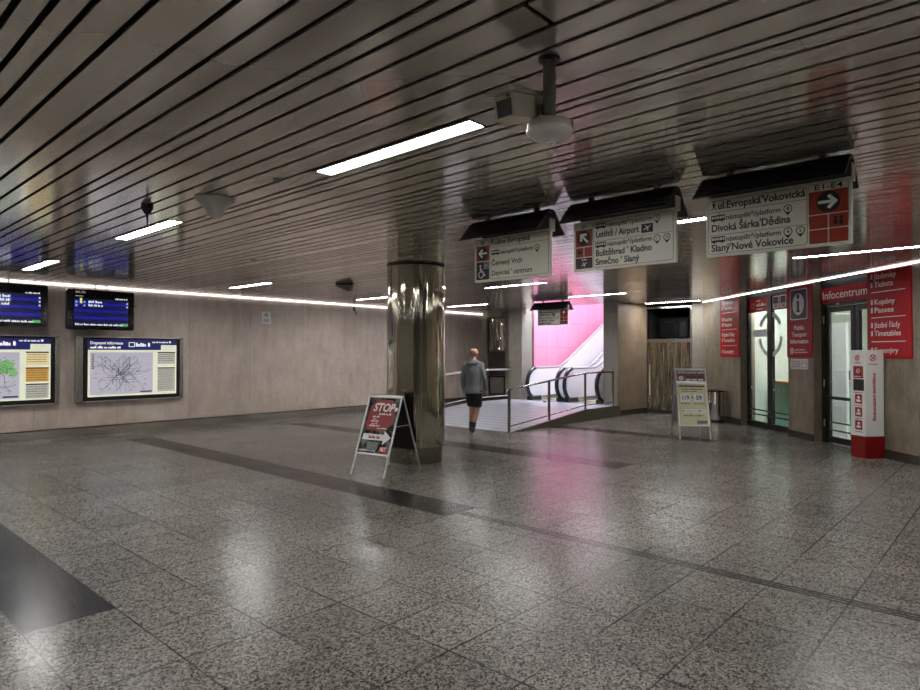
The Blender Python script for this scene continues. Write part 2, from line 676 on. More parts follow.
# slatted ceiling: gaps at uneven spacing, lamps replace stretches of a slat
LAMPS = [(2.83, 3.22), (2.83, 7.36), (2.83, 11.5), (6.40, 3.2), (6.55, 11.75), (9.95, 1.76), (10.15, 7.74), (10.15, 12.05), (13.15, 7.6), (13.5, 12.0), (16.30, 7.12),
         (-0.80, 3.2), (2.83, -1.0), (6.40, -1.0), (-0.80, -1.0), (-0.80, 7.36), (-0.80, 11.5), (-4.20, 3.2), (-4.20, 7.36), (-4.20, 11.5), (-4.20, -1.0)]  # out-of-view lamps, added along the grid for more soft light
LL, LWD = 1.57, 0.2
gaps = [0.535, 0.636, 0.738, 0.844, 1.0, 1.216, 1.37, 1.52, 1.735, 1.838, 1.99, 2.2, 2.36, 2.525, 2.73, 2.93, 3.02, 3.16, 3.36, 3.53, 3.70, 3.81, 3.92, 4.024, 4.229, 4.393, 4.552]
stops = [6.30, 6.50, 6.65, 9.85, 10.05, 10.25, 13.05, 13.25, 13.4, 13.6, 16.2, 16.4, 17.0]
g = gaps[-1]
for st in stops:
    while st - g > 0.32:
        g += random.choice((0.105, 0.155, 0.155, 0.21))
        gaps.append(round(g, 3))
    if st - g < 0.06:
        gaps[-1] = st
    else:
        gaps.append(st)
    g = st
back = []
g = gaps[0]
for st in (-0.7, -0.9, -4.1, -4.3, XB):
    while g - st > 0.32:
        g -= random.choice((0.105, 0.155, 0.155, 0.21))
        back.append(round(g, 3))
    if back and g - st < 0.06:
        back[-1] = st
    else:
        back.append(st)
    g = st
gaps = sorted(set(back + gaps))


def ymin(x):
    return max(YB, x - 10.35)


cb = BM()
GW = 0.0145
for a, b in zip(gaps, gaps[1:]):
    x0, x1 = a + GW, b - GW
    if x1 - x0 < 0.03:
        continue
    segs = [(None, LW)]
    for lx, ly in sorted(LAMPS, key=lambda q: -q[1]):
        if x0 - 0.03 < lx < x1 + 0.03 and abs((a + b) / 2 - lx) < 0.09:
            y_hi = segs[-1][1]
            segs[-1] = (ly + LL / 2 + 0.004, y_hi)
            segs.append((None, ly - LL / 2 - 0.004))
    if x0 > 15.55:
        out = []
        for lo, hi in segs:
            l = lo if lo is not None else -99
            if hi > 11.46:
                out.append((max(l, 11.46), hi))
            if l < 8.68:
                out.append((lo, min(hi, 8.68)))
        segs = out
    jr = random.Random(int(a * 1000))
    joints = [(jr.uniform(-1, 3), 0.004), (jr.uniform(4, 8), 0.004), (jr.uniform(9, 13), 0.004)]
    if abs((a + b) / 2 - 2.095) < 0.1:
        joints[0] = (1.47, 0.022)
    cut = []
    for lo, hi in segs:
        for jy, jw in sorted(joints, reverse=True):
            base = max(ymin(x0), ymin(x1)) if lo is None else lo
            if base + 0.1 < jy < hi - 0.1:
                cut.append((jy + jw / 2, hi))
                hi = jy - jw / 2
        cut.append((lo, hi))
    segs = cut
    for lo, hi in segs:
        la = ymin(x0) if lo is None else lo
        lb = ymin(x1) if lo is None else lo
        if hi - max(la, lb) < 0.05:
            continue
        prism(cb, [(x0, la), (x1, lb), (x1, hi), (x0, hi)], ZC, ZC + 0.012)
struct(from_bm('ceiling', cb, M_CEIL), 'glossy grey metal slat ceiling with black gaps')
f = BM()
prism(f, [(XB - 0.2, YB - 0.2), (fx + 0.4, YB - 0.2), (17.3, 6.2), (17.3, 8.68), (15.6, 8.68), (15.6, 11.46), (17.3, 11.46), (17.3, 14.6), (XB - 0.2, 14.6)], ZC + 0.16, ZC + 0.28)
struct(from_bm('ceiling_void', f, M_VOID))

struct(B('wall_left', (XB, LW, -0.02), (17.1, LW + 0.25, ZC + 0.16), M_WALL_L), 'long pinkish beige stone wall')
struct(B('baseboard_left', (XB, LW - 0.02, 0), (16.88, LW, 0.17), M_SKIRT))
struct(B('trim_shadow_groove', (XB, LW - 0.012, 0.17), (16.88, LW, 0.19), M_BLACK))  # black strip stands for the shadow groove above the skirting
struct(B('trim_1', (XB, LW - 0.03, ZC - 0.014), (16.88, LW - 0.0, ZC + 0.0), mat('left strip light', (0.85, 0.85, 0.85, 1), 0.4, emit=(1, 0.98, 0.96, 1), estr=4.0)))


struct(B('wall_back', (XB - 0.25, YB - 0.2, -0.02), (XB, LW + 0.25, ZC + 0.16), M_DARKW))
struct(B('wall_behind', (XB, YB - 0.25, -0.02), (fx + 0.3, YB, ZC + 0.16), M_DARKW))
# slanting right wall, all built in its own frame
def wr(name, lo, hi, m, parent=None, bevel=0.0):
    o = B(name, lo, hi, m, parent, bevel)
    if parent is None:
        o.location = P0
        o.rotation_euler = (0, 0, RZ_R)
    return o


TH = 0.36
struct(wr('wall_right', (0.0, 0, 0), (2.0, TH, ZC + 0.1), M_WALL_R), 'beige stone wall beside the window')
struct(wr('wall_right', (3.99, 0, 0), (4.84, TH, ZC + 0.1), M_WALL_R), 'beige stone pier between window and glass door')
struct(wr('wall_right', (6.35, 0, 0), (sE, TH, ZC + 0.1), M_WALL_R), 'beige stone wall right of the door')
struct(wr('wall_right', (2.0, DEP - 0.02, 3.0), (3.99, TH, ZC + 0.1), M_DKFRAME))
struct(wr('wall_right', (4.84, DEP - 0.02, 3.0), (6.35, TH, ZC + 0.1), M_DKFRAME))
struct(wr('baseboard_right', (0.3, -0.014, 0), (2.0, 0, 0.13), M_SKIRTD))
struct(wr('baseboard_right', (3.99, -0.014, 0), (4.84, 0, 0.13), M_SKIRTD))
struct(wr('baseboard_right', (6.35, -0.014, 0), (sE, 0, 0.14), M_SKIRTD))
struct(wr('trim_2', (0.02, -0.025, ZC - 0.016), (sE, 0.0, ZC), mat('right strip light', (0.85, 0.85, 0.85, 1), 0.4, emit=(1, 0.99, 0.97, 1), estr=3.0)))

# end of the hall: niches, piers, escalator opening
struct(B('wall_end', (16.85, 6.4, 0), (17.1, 6.8, ZC + 0.1), M_PIER), 'narrow stone strip between mirror panel and right wall')
struct(B('wall_end', (16.9, 14.09, 0), (17.1, LW, ZC + 0.1), M_PIER))
struct(B('wall_end', (16.9, 11.9, 0), (17.1, 13.29, ZC + 0.1), M_PIER))
struct(B('wall_end', (16.9, 13.29, 0), (17.1, 14.09, 0.25), M_PIER_SIDE))
struct(B('wall_end', (16.9, 13.29, 2.93), (17.1, 14.09, ZC + 0.1), M_PIER_SIDE))
struct(B('wall_end', (17.02, 13.29, 0.25), (17.1, 14.09, 2.93), M_PIER_SIDE))
struct(B('wall_pier_left', (15.4, 11.46, 0), (16.9, 11.96, ZC + 0.1), M_PIER), 'grey stone pier left of the escalator opening')
pr = BM()
box(pr, (15.4, 8.26, 0), (16.85, 8.68, ZC + 0.1))
struct(from_bm('wall_pier_right', pr, M_PIER), 'grey stone pier right of the escalator opening')
struct(from_bm('trim_3', prism(BM(), [(15.42, 8.245), (16.85, 8.12), (16.85, 8.259), (15.42, 8.259)], 0.0, ZC), M_PIER_SIDE), 'brown stone cladding on the side of the pier')
struct(from_bm('baseboard_pier', prism(BM(), [(15.42, 8.225), (16.85, 8.10), (16.85, 8.118), (15.42, 8.243)], 0.0, 0.14), M_SKIRTD))
struct(B('wall_recess', (17.75, 6.7, 1.95), (17.8, 8.2, ZC + 0.1), M_VOID))
struct(B('wall_recess', (16.85, 8.16, 2.0), (17.8, 8.2, ZC + 0.1), M_VOID))
struct(B('wall_recess', (16.95, 6.68, 2.0), (17.8, 6.72, ZC + 0.1), M_VOID))
struct(B('wall_recess', (16.95, 6.72, 2.0), (17.75, 8.16, 2.06), M_VOID))
struct(B('wall_recess', (16.85, 6.8, 2.99), (17.75, 8.16, ZC + 0.1), M_VOID))
struct(B('baseboard_end', (16.83, 6.4, 0), (16.85, 8.13, 0.1), M_SKIRTD))
struct(B('baseboard_end', (16.88, 11.96, 0), (16.9, LW - 0.02, 0.22), M_SKIRTD))

# ramp and raised landing before the escalators
RY0, RY1, RH = 8.17, 11.95, 0.28
rb = BM()
poly(rb, [(10.6, -0.001), (10.6, 0.003), (13.6, RH), (15.4, RH), (15.4, -0.001)], RY0 + 0.05, RY1)
for v in rb.verts:
    pass
struct(from_bm('floor_ramp', rb, M_RAMP), 'pale tiled ramp rising to the escalators')
rb = BM()
poly(rb, [(10.62, 0.0), (13.6, RH + 0.012), (15.4, RH + 0.012), (15.4, 0.0)], RY0, RY0 + 0.05)
struct(from_bm('trim_kerb', rb, M_KERB), 'speckled green granite kerb along the ramp edge')
struct(B('floor_landing', (15.4, 8.68, 0.0), (26.0, 11.46, RH), M_RAMP))
# escalator shaft
struct(B('wall_shaft_left', (15.95, 11.40, RH), (26.0, 11.46, 8.5), M_PINK), 'pink glazed panel wall behind the escalators')
struct(B('wall_shaft_right', (16.0, 8.62, RH), (26.0, 8.68, 8.5), M_WHITE))
struct(B('wall_shaft_end', (26.0, 8.5, 0), (26.2, 11.6, 8.7), M_WHITE))
struct(B('wall_shaft_front', (15.6, 8.68, ZC + 0.02), (15.66, 11.46, 8.5), M_WHITE))
struct(B('ceiling_shaft', (15.6, 8.5, 8.5), (26.2, 11.6, 8.6), M_WHITE))


def area(name, loc, rot, sx, sy, power, col):
    l = bpy.data.lights.new(name, 'AREA')
    l.shape = 'RECTANGLE'
    l.size = sx
    l.size_y = sy
    l.energy = power
    l.color = col
    o = bpy.data.objects.new(name, l)
    COL.objects.link(o)
    o.location = loc
    o.rotation_euler = rot
    return o


area('shaft_lamp', (19.5, 10.05, 8.3), (0, R(-14), 0), 6.0, 2.4, 820, (0.80, 0.87, 1.0))
area('shaft_lamp', (16.1, 10.05, 4.6), (0, R(35), 0), 0.5, 2.4, 170, (0.80, 0.94, 1.0))

# ------------------------------------------------------------------ lamps
LAMP_LABEL = {
    0: 'recessed ceiling lamp nearest the camera, left of the hanging camera pole',
    1: 'recessed ceiling lamp beside the black hanging sensor with thin rod',
    2: 'recessed ceiling lamp over the left departure screens, close to the left wall',
    3: 'recessed ceiling lamp glimpsed between the airport sign and the right-arrow sign',
    4: 'recessed ceiling lamp between the small wall notice and the departure screens',
    5: 'long thin lamp over the info centre entrance, under the right-arrow sign',
    6: 'thin ceiling lamp just below the wheelchair direction sign',
    7: 'small ceiling lamp just left of the pillar, by the left wall',
    8: 'thin ceiling lamp above the far sign at the escalators',
    9: 'small ceiling lamp just right of the pillar top, deep in the hall',
    10: 'thin ceiling lamp in front of the dark opening over the mirror panel',
}
proto = None
for i, (lx, ly) in enumerate(LAMPS):
    if i > 10:
        lb, gp = 'unseen strip lamp added behind the camera for fill light, continuing the lamp grid', 'added fill lamps behind the camera'
    else:
        lb, gp = LAMP_LABEL[i], 'recessed strip ceiling lamps'
    if proto is None:
        t = thing('ceiling_lamp', lb, 'lamp', (lx, ly, ZC - 0.004), 0, gp)
        h, l = LWD / 2, LL / 2
        fb = BM()
        box(fb, (-h + 0.008, -l, 0.0), (-h + 0.044, l, 0.07))
        box(fb, (h - 0.02, -l, 0.0), (h - 0.008, l, 0.07))
        box(fb, (-h + 0.02, -l, 0.0), (h - 0.02, -l + 0.012, 0.07))
        box(fb, (-h + 0.02, l - 0.012, 0.0), (h - 0.02, l, 0.07))
        box(fb, (-h + 0.008, -l, 0.07), (h - 0.008, l, 0.08))
        from_bm('lamp_housing', fb, M_HOOD, t)
        B('diffuser', (-h + 0.046, -l + 0.014, 0.006), (h - 0.022, l - 0.014, 0.03), M_LAMP, t)
        proto = t
    else:
        t = proto.copy()
        COL.objects.link(t)
        t.location = (lx, ly, ZC - 0.004)
        t['label'] = lb
        t['group'] = gp
        for ch in list(proto.children):
            c = ch.copy()
            COL.objects.link(c)
            c.parent = t

# ------------------------------------------------------------------ pillar
PX, PY = 6.88, 7.19
pl = BM()
lathe(pl, [(0.435, 0.235), (0.455, 0.25), (0.455, ZC - 0.03)], 96)
po = from_bm('pillar', pl, M_PILLAR, smooth=True, loc=(PX, PY, 0))
struct(po, 'round pillar clad in polished brassy metal')
bb = BM()
lathe(bb, [(0.415, 0.0), (0.415, 0.235)], 96)
from_bm('pillar_base', bb, mat('pillar base metal', (0.27, 0.265, 0.2, 1), 0.16, 1.0, bump=0.1, bscale=4), po, smooth=True)
bb = BM()
lathe(bb, [(0.462, ZC - 0.03), (0.462, ZC)], 96)
from_bm('pillar_collar', bb, M_BLACK, po, smooth=True)
bb = BM()
for a in (R(236), R(326), R(56), R(146)):
    tube(bb, [(0.4555 * math.cos(a), 0.4555 * math.sin(a), 0.25), (0.4555 * math.cos(a), 0.4555 * math.sin(a), ZC - 0.03)], 0.0035, 6)
from_bm('cladding_seam', bb, M_GREY, po)


# ------------------------------------------------------------------ hanging direction signs
def pin(bmk, bmw, x, z, r, ch, y):
    """platform marker: ring with a pointed foot and a letter or number"""
    ring(bmk, x, z, r * 0.80, r, y - 0.001, y, 24)
    poly(bmk, [(x - r * 0.62, z - r * 0.86), (x + r * 0.62, z - r * 0.86), (x, z - r * 1.65)], y - 0.001, y)
    text_bm(bmk, ch, x, z - r * 0.42, r * 1.25, y, 'CENTER', bold=0.012)


def vehicle(bm, x, z, w, y, tram=False):
    h = w * 0.42
    box(bm, (x, y - 0.001, z), (x + w, y, z + h * 0.36))
    box(bm, (x, y - 0.001, z + h * 0.8), (x + w, y, z + h))
    n = 5
    for i in range(n + 1):
        q = x + (w - 0.006) * i / n
        box(bm, (q, y - 0.001, z + h * 0.36), (q + 0.005, y, z + h * 0.8))
    for k in (0.22, 0.78):
        disc(bm, x + w * k, z, h * 0.2, y - 0.001, y, 12)
    if tram:
        poly(bm, [(x + w * .45, z + h), (x + w * .6, z + h * 1.3), (x + w * .75, z + h), (x + w * .72, z + h), (x + w * .6, z + h * 1.2), (x + w * .48, z + h)], y - 0.001, y)


def walker(bm, x, z, h, y):
    disc(bm, x, z + h * 0.9, h * 0.1, y - 0.001, y, 12)
    for a, b, t in (((0, .78), (0, .42), .09), ((0, .45), (.2, .2), .05), ((.2, .2), (.2, 0), .045), ((0, .45), (-.1, .22), .05), ((-.1, .22), (-.26, .02), .045), ((0, .74), (.22, .5), .035), ((0, .74), (-.2, .52), .035)):
        A = Vector((x + a[0] * h, z + a[1] * h))
        C = Vector((x + b[0] * h, z + b[1] * h))
        d = (C - A).normalized()
        n = Vector((-d.y, d.x)) * t * h
        poly(bm, [tuple(A + n), tuple(C + n), tuple(C - n), tuple(A - n)], y - 0.001, y)


def plane_icon(bm, x, z, s, y):
    poly(bm, [(x - s, z - .3 * s), (x + .55 * s, z + .42 * s), (x + s * .95, z + .75 * s), (x + .9 * s, z + .45 * s), (x + .62 * s, z + .22 * s), (x - .85 * s, z - .5 * s)], y - 0.001, y)
    poly(bm, [(x - .05 * s, z + .15 * s), (x + .35 * s, z + .30 * s), (x + .3 * s, z - .75 * s), (x + .12 * s, z - .8 * s)], y - 0.001, y)
    poly(bm, [(x - .1 * s, z + .1 * s), (x + .15 * s, z + .25 * s), (x - .5 * s, z + .8 * s), (x - .62 * s, z + .7 * s)], y - 0.001, y)


def wheelchair(bm, x, z, s, y):
    disc(bm, x - .15 * s, z + .82 * s, .15 * s, y - .001, y, 14)
    ring(bm, x - .02 * s, z - .35 * s, .38 * s, .5 * s, y - .001, y, 24, R(130), R(400))
    for a, b in (((-.15, .62), (-.1, .0)), ((-.12, .32), (.28, .28)), ((-.1, .02), (.36, .0)), ((.36, .0), (.55, -.55)), ((.5, -.55), (.75, -.45))):
        A = Vector((x + a[0] * s, z + a[1] * s))
        C = Vector((x + b[0] * s, z + b[1] * s))
        d = (C - A).normalized()
        n = Vector((-d.y, d.x)) * .075 * s
        poly(bm, [tuple(A + n), tuple(C + n), tuple(C - n), tuple(A - n)], y - .001, y)


def sign_body(label, x, yl, wdt, zb, zt, hood_l, hood_r, group):
    """yl: world y of the sign's left edge as seen from the camera"""
    t = thing('hanging_sign', label, 'sign', (x, yl, zb), R(-90), group)
    H = zt - zb
    B('sign_panel', (0, 0, 0), (wdt, 0.03, H), M_SIGN, t, 0.004)
    top = ZC - zb
    h = BM()
    # roof-like lamp hood: sloped front and back over the panel, closed underneath by a narrow slot
    y0 = -0.22
    ring_pts = [(y0, H - 0.03), (y0 + 0.008, H - 0.036), (-0.006, top - 0.05), (0.036, top - 0.05), (0.242, H - 0.036), (0.25, H - 0.03), (0.06, top - 0.022), (-0.02, top - 0.022)]
    a = [h.verts.new((-hood_l, p, q)) for p, q in ring_pts]
    b = [h.verts.new((wdt + hood_r, p, q)) for p, q in ring_pts]
    h.faces.new(a)
    h.faces.new(b[::-1])
    for i in range(len(a)):
        j = (i + 1) % len(a)
        h.faces.new([a[i], b[i], b[j], a[j]])
    from_bm('lamp_hood', h, M_HOOD, t)
    rb = BM()
    for i in range(5):
        q = i / 5
        yy, zz = y0 + 0.20 * q, H - 0.03 + (top - 0.022 - H + 0.03) * q
        box(rb, (-hood_l, yy - 0.004, zz), (wdt + hood_r, yy + 0.002, zz + 0.005))
    from_bm('hood_rib', rb, M_BLACK, t)
    for k in (0.18, 0.82):
        bx = BM()
        box(bx, (wdt * k - 0.02, 0.0, top - 0.024), (wdt * k + 0.02, 0.04, top))
        from_bm('hanger', bx, M_BLACK, t)
    e = BM()
    prism(e, [(wdt + 0.001, -0.03), (wdt + 0.012, -0.03), (wdt + 0.012, 0.06), (wdt + 0.001, 0.06)], H - 0.03, H + 0.09)
    from_bm('end_bracket', e, M_SIGN, t, bevel=0.008)
    return t, H


def plate(t, name, x0, z0, x1, z1, m, r=0.006):
    b = BM()
    poly(b, rrect(x0, z0, x1, z1, r), -0.0025, 0.0)
    return from_bm(name, b, m, t)


Yk = -0.0
G_S = 'hanging direction signs'
SX = 4.93
# --- right sign
t, H = sign_body('hanging sign with right arrow and four orange squares, nearest the info centre', SX, 1.875, 0.985, 2.428, 2.886, 0.02, 0.0, G_S)
k = BM()
rframe(k, 0.014, 0.022, 0.713, H - 0.022, 0.025, 0.003, -0.001, 0)
box(k, (0.022, -0.001, 0.343), (0.711, 0, 0.3455))
box(k, (0.022, -0.001, 0.166), (0.711, 0, 0.1685))
walker(k, 0.06, 0.362, 0.075, 0)
text_bm(k, "ul.Evropská'Vokovická", 0.09, 0.368, 0.078, 0, width=0.61, bold=0.022)
vehicle(k, 0.04, 0.278, 0.105, 0, True)
text_bm(k, 'nástupiště/platform', 0.152, 0.28, 0.053, 0, width=0.385, bold=0.016)
pin(k, None, 0.587, 0.297, 0.03, 'B', 0)
text_bm(k, "Divoká Šárka'Dědina", 0.04, 0.196, 0.078, 0, width=0.56, bold=0.022)
vehicle(k, 0.04, 0.112, 0.105, 0)
text_bm(k, 'nástupiště/platform', 0.152, 0.114, 0.053, 0, width=0.385, bold=0.016)
pin(k, None, 0.587, 0.13, 0.03, '4', 0)
pin(k, None, 0.668, 0.13, 0.03, '5', 0)
text_bm(k, "Slaný'Nové Vokovice", 0.04, 0.042, 0.078, 0, width=0.58, bold=0.022)
text_bm(k, 'E1-E4', 0.845, H - 0.062, 0.052, 0, 'CENTER', width=0.17, bold=0.012)
rframe(k, 0.722, H - 0.30, 0.966, H - 0.018, 0.012, 0.002, -0.001, 0)
from_bm('lettering', k, M_INK, t)
plate(t, 'orange_plate', 0.725, 0.225, 0.963, H - 0.072, M_ORANGE)
for a in (0.725, 0.848):
    for z in (0.022, 0.124):
        plate(t, 'orange_plate', a, z, a + 0.115, z + 0.095, M_ORANGE)
k = BM()
disc(k, 0.844, 0.306, 0.073, -0.004, -0.0025)
from_bm('arrow_disc', k, M_INK, t)
k = BM()
for q in (0.888, 0.921):
    disc(k, q, 0.188, 0.012, -0.0035, -0.0025, 10)
    box(k, (q - 0.012, -0.0035, 0.14), (q + 0.012, -0.0025, 0.175))
from_bm('toilet_symbol', k, M_INK, t)
k = BM()
arrow(k, 0.844, 0.306, 0.062, 0, -0.0055, -0.004)
from_bm('arrow', k, M_WTXT, t)

# --- middle sign
t, H = sign_body('hanging sign with up-left arrow and airport symbol, middle of the row', SX, 3.08, 0.965, 2.42, 2.868, 0.02, 0.0, G_S)
k = BM()
rframe(k, 0.205, 0.022, 0.94, H - 0.022, 0.025, 0.003, -0.001, 0)
box(k, (0.207, -0.001, 0.253), (0.938, 0, 0.2555))
vehicle(k, 0.225, 0.368, 0.105, 0)
text_bm(k, 'nástupiště/platform', 0.342, 0.37, 0.053, 0, width=0.41, bold=0.016)
pin(k, None, 0.80, 0.385, 0.03, '2', 0)
text_bm(k, 'Letiště / Airport', 0.228, 0.288, 0.078, 0, width=0.41, bold=0.022)
box(k, (0.662, -0.001, 0.273), (0.765, 0, 0.348))
vehicle(k, 0.225, 0.2, 0.105, 0)
text_bm(k, 'nástupiště/platform', 0.342, 0.203, 0.053, 0, width=0.41, bold=0.016)
pin(k, None, 0.80, 0.214, 0.03, '1', 0)
pin(k, None, 0.885, 0.214, 0.03, '3', 0)
text_bm(k, "Buštěhrad ' Kladno", 0.225, 0.122, 0.078, 0, width=0.525, bold=0.022)
text_bm(k, "Smečno ' Slaný", 0.225, 0.045, 0.078, 0, width=0.417, bold=0.022)
text_bm(k, 'E5', 0.11, H - 0.062, 0.05, 0, 'CENTER', bold=0.012)
rframe(k, 0.022, 0.26, 0.196, H - 0.018, 0.012, 0.002, -0.001, 0)
from_bm('lettering', k, M_INK, t)
plate(t, 'orange_plate', 0.024, 0.222, 0.194, H - 0.075, M_ORANGE)
plate(t, 'orange_plate', 0.024, 0.128, 0.104, 0.214, M_ORANGE)
plate(t, 'orange_plate', 0.112, 0.128, 0.194, 0.214, M_ORANGE)
plate(t, 'purple_plate', 0.024, 0.024, 0.194, 0.12, M_PURPLE)
k = BM()
disc(k, 0.109, 0.298, 0.068, -0.004, -0.0025)
from_bm('arrow_disc', k, M_INK, t)
k = BM()
disc(k, 0.064, 0.172, 0.022, -0.0035, -0.0025, 12)
from_bm('black_symbol', k, M_INK, t)
k = BM()
arrow(k, 0.109, 0.298, 0.058, R(135), -0.0055, -0.004)
from_bm('arrow', k, M_WTXT, t)
k = BM()
plane_icon(k, 0.713, 0.312, 0.034, -0.001)
from_bm('plane_symbol', k, M_WTXT, t)
k = BM()
plane_icon(k, 0.11, 0.06, 0.028, -0.0025)
scribble(k, 0.085, 0.098, 0.05, 0.012, -0.0025, 3)
from_bm('plane_symbol', k, M_WTXT, t)

# --- left sign
t, H = sign_body('hanging sign with left arrow and wheelchair symbol, closest to the pillar', SX, 4.275, 0.945, 2.414, 2.861, 0.02, 0.0, G_S)
k = BM()
rframe(k, 0.205, 0.022, 0.92, H - 0.022, 0.025, 0.003, -0.001, 0)
box(k, (0.207, -0.001, 0.34), (0.918, 0, 0.3425))
walker(k, 0.235, 0.36, 0.075, 0)
text_bm(k, 'ulice Evropská', 0.272, 0.366, 0.074, 0, width=0.43, bold=0.016)
vehicle(k, 0.225, 0.268, 0.105, 0, True)
text_bm(k, 'nástupiště/platform', 0.34, 0.268, 0.05, 0, width=0.4, bold=0.016)
pin(k, None, 0.79, 0.285, 0.03, 'A', 0)
text_bm(k, 'Červený Vrch', 0.225, 0.158, 0.074, 0, width=0.38, bold=0.012)
text_bm(k, "Dejvická ' centrum", 0.225, 0.055, 0.074, 0, width=0.50, bold=0.012)
text_bm(k, 'E6', 0.11, H - 0.062, 0.05, 0, 'CENTER', bold=0.016)
rframe(k, 0.022, 0.225, 0.196, H - 0.018, 0.012, 0.002, -0.001, 0)
from_bm('lettering', k, M_INK, t)
plate(t, 'orange_plate', 0.024, 0.215, 0.194, H - 0.075, M_ORANGE)
plate(t, 'navy_plate', 0.024, 0.024, 0.194, 0.206, M_NAVYDK)
k = BM()
disc(k, 0.109, 0.293, 0.068, -0.004, -0.0025)
from_bm('arrow_disc', k, M_INK, t)
k = BM()
arrow(k, 0.109, 0.293, 0.058, R(180), -0.0055, -0.004)
from_bm('arrow', k, M_WTXT, t)
k = BM()
wheelchair(k, 0.09, 0.105, 0.075, -0.0025)
frame_rect(k, 0.128, 0.135, 0.185, 0.195, 0.004, -0.0035, -0.0025)
box(k, (0.143, -0.0035, 0.15), (0.15, -0.0025, 0.18))
box(k, (0.163, -0.0035, 0.15), (0.17, -0.0025, 0.18))
from_bm('wheelchair_symbol', k, M_WTXT, t)

# --- far sign
t, H = sign_body('small far hanging sign with up arrow in front of the pink wall', 13.9, 9.82, 0.96, 2.424, 2.86, 0.1, 0.02, G_S)
k = BM()
rframe(k, 0.02, 0.022, 0.70, H - 0.022, 0.025, 0.003, -0.001, 0)
vehicle(k, 0.04, 0.33, 0.11, 0)
text_bm(k, 'nástupiště/platform', 0.165, 0.33, 0.056, 0, width=0.36, bold=0.016)
pin(k, None, 0.61, 0.36, 0.03, '2', 0)
text_bm(k, 'Letiště Airport', 0.04, 0.255, 0.075, 0, width=0.4, bold=0.022)
box(k, (0.47, -0.001, 0.245), (0.56, 0, 0.32))
vehicle(k, 0.04, 0.185, 0.11, 0)
text_bm(k, 'nástupiště/platform', 0.165, 0.185, 0.056, 0, width=0.36, bold=0.016)
pin(k, None, 0.57, 0.205, 0.03, '1', 0)
pin(k, None, 0.65, 0.205, 0.03, '3', 0)
text_bm(k, "Buštěhrad ' Kladno", 0.04, 0.11, 0.075, 0, width=0.5, bold=0.022)
text_bm(k, "Smečno ' Slaný", 0.04, 0.035, 0.075, 0, width=0.4, bold=0.022)
from_bm('lettering', k, M_INK, t)
plate(t, 'orange_plate', 0.72, 0.21, 0.945, H - 0.02, M_ORANGE)
plate(t, 'orange_plate', 0.72, 0.115, 0.828, 0.203, M_ORANGE)
plate(t, 'orange_plate', 0.837, 0.115, 0.945, 0.203, M_ORANGE)
plate(t, 'navy_plate', 0.72, 0.022, 0.828, 0.108, M_NAVYDK)
plate(t, 'orange_plate', 0.837, 0.022, 0.945, 0.108, M_ORANGE)
k = BM()
disc(k, 0.832, 0.315, 0.075, -0.004, -0.0025)
from_bm('arrow_disc', k, M_INK, t)
k = BM()
box(k, (0.75, -0.0035, 0.135), (0.80, -0.0025, 0.185))
from_bm('black_symbol', k, M_INK, t)
k = BM()
box(k, (0.87, -0.0035, 0.04), (0.915, -0.0025, 0.09))
from_bm('black_symbol', k, M_INK, t)
k = BM()
arrow(k, 0.832, 0.315, 0.062, R(90), -0.0055, -0.004)
from_bm('arrow', k, M_WTXT, t)
k = BM()
wheelchair(k, 0.77, 0.06, 0.036, -0.0025)
from_bm('wheelchair_symbol', k, M_WTXT, t)
k = BM()
plane_icon(k, 0.515, 0.282, 0.03, -0.001)
from_bm('plane_symbol', k, M_WTXT, t)

# ------------------------------------------------------------------ departure screens (hung from the ceiling before the left wall)
SY = 13.7


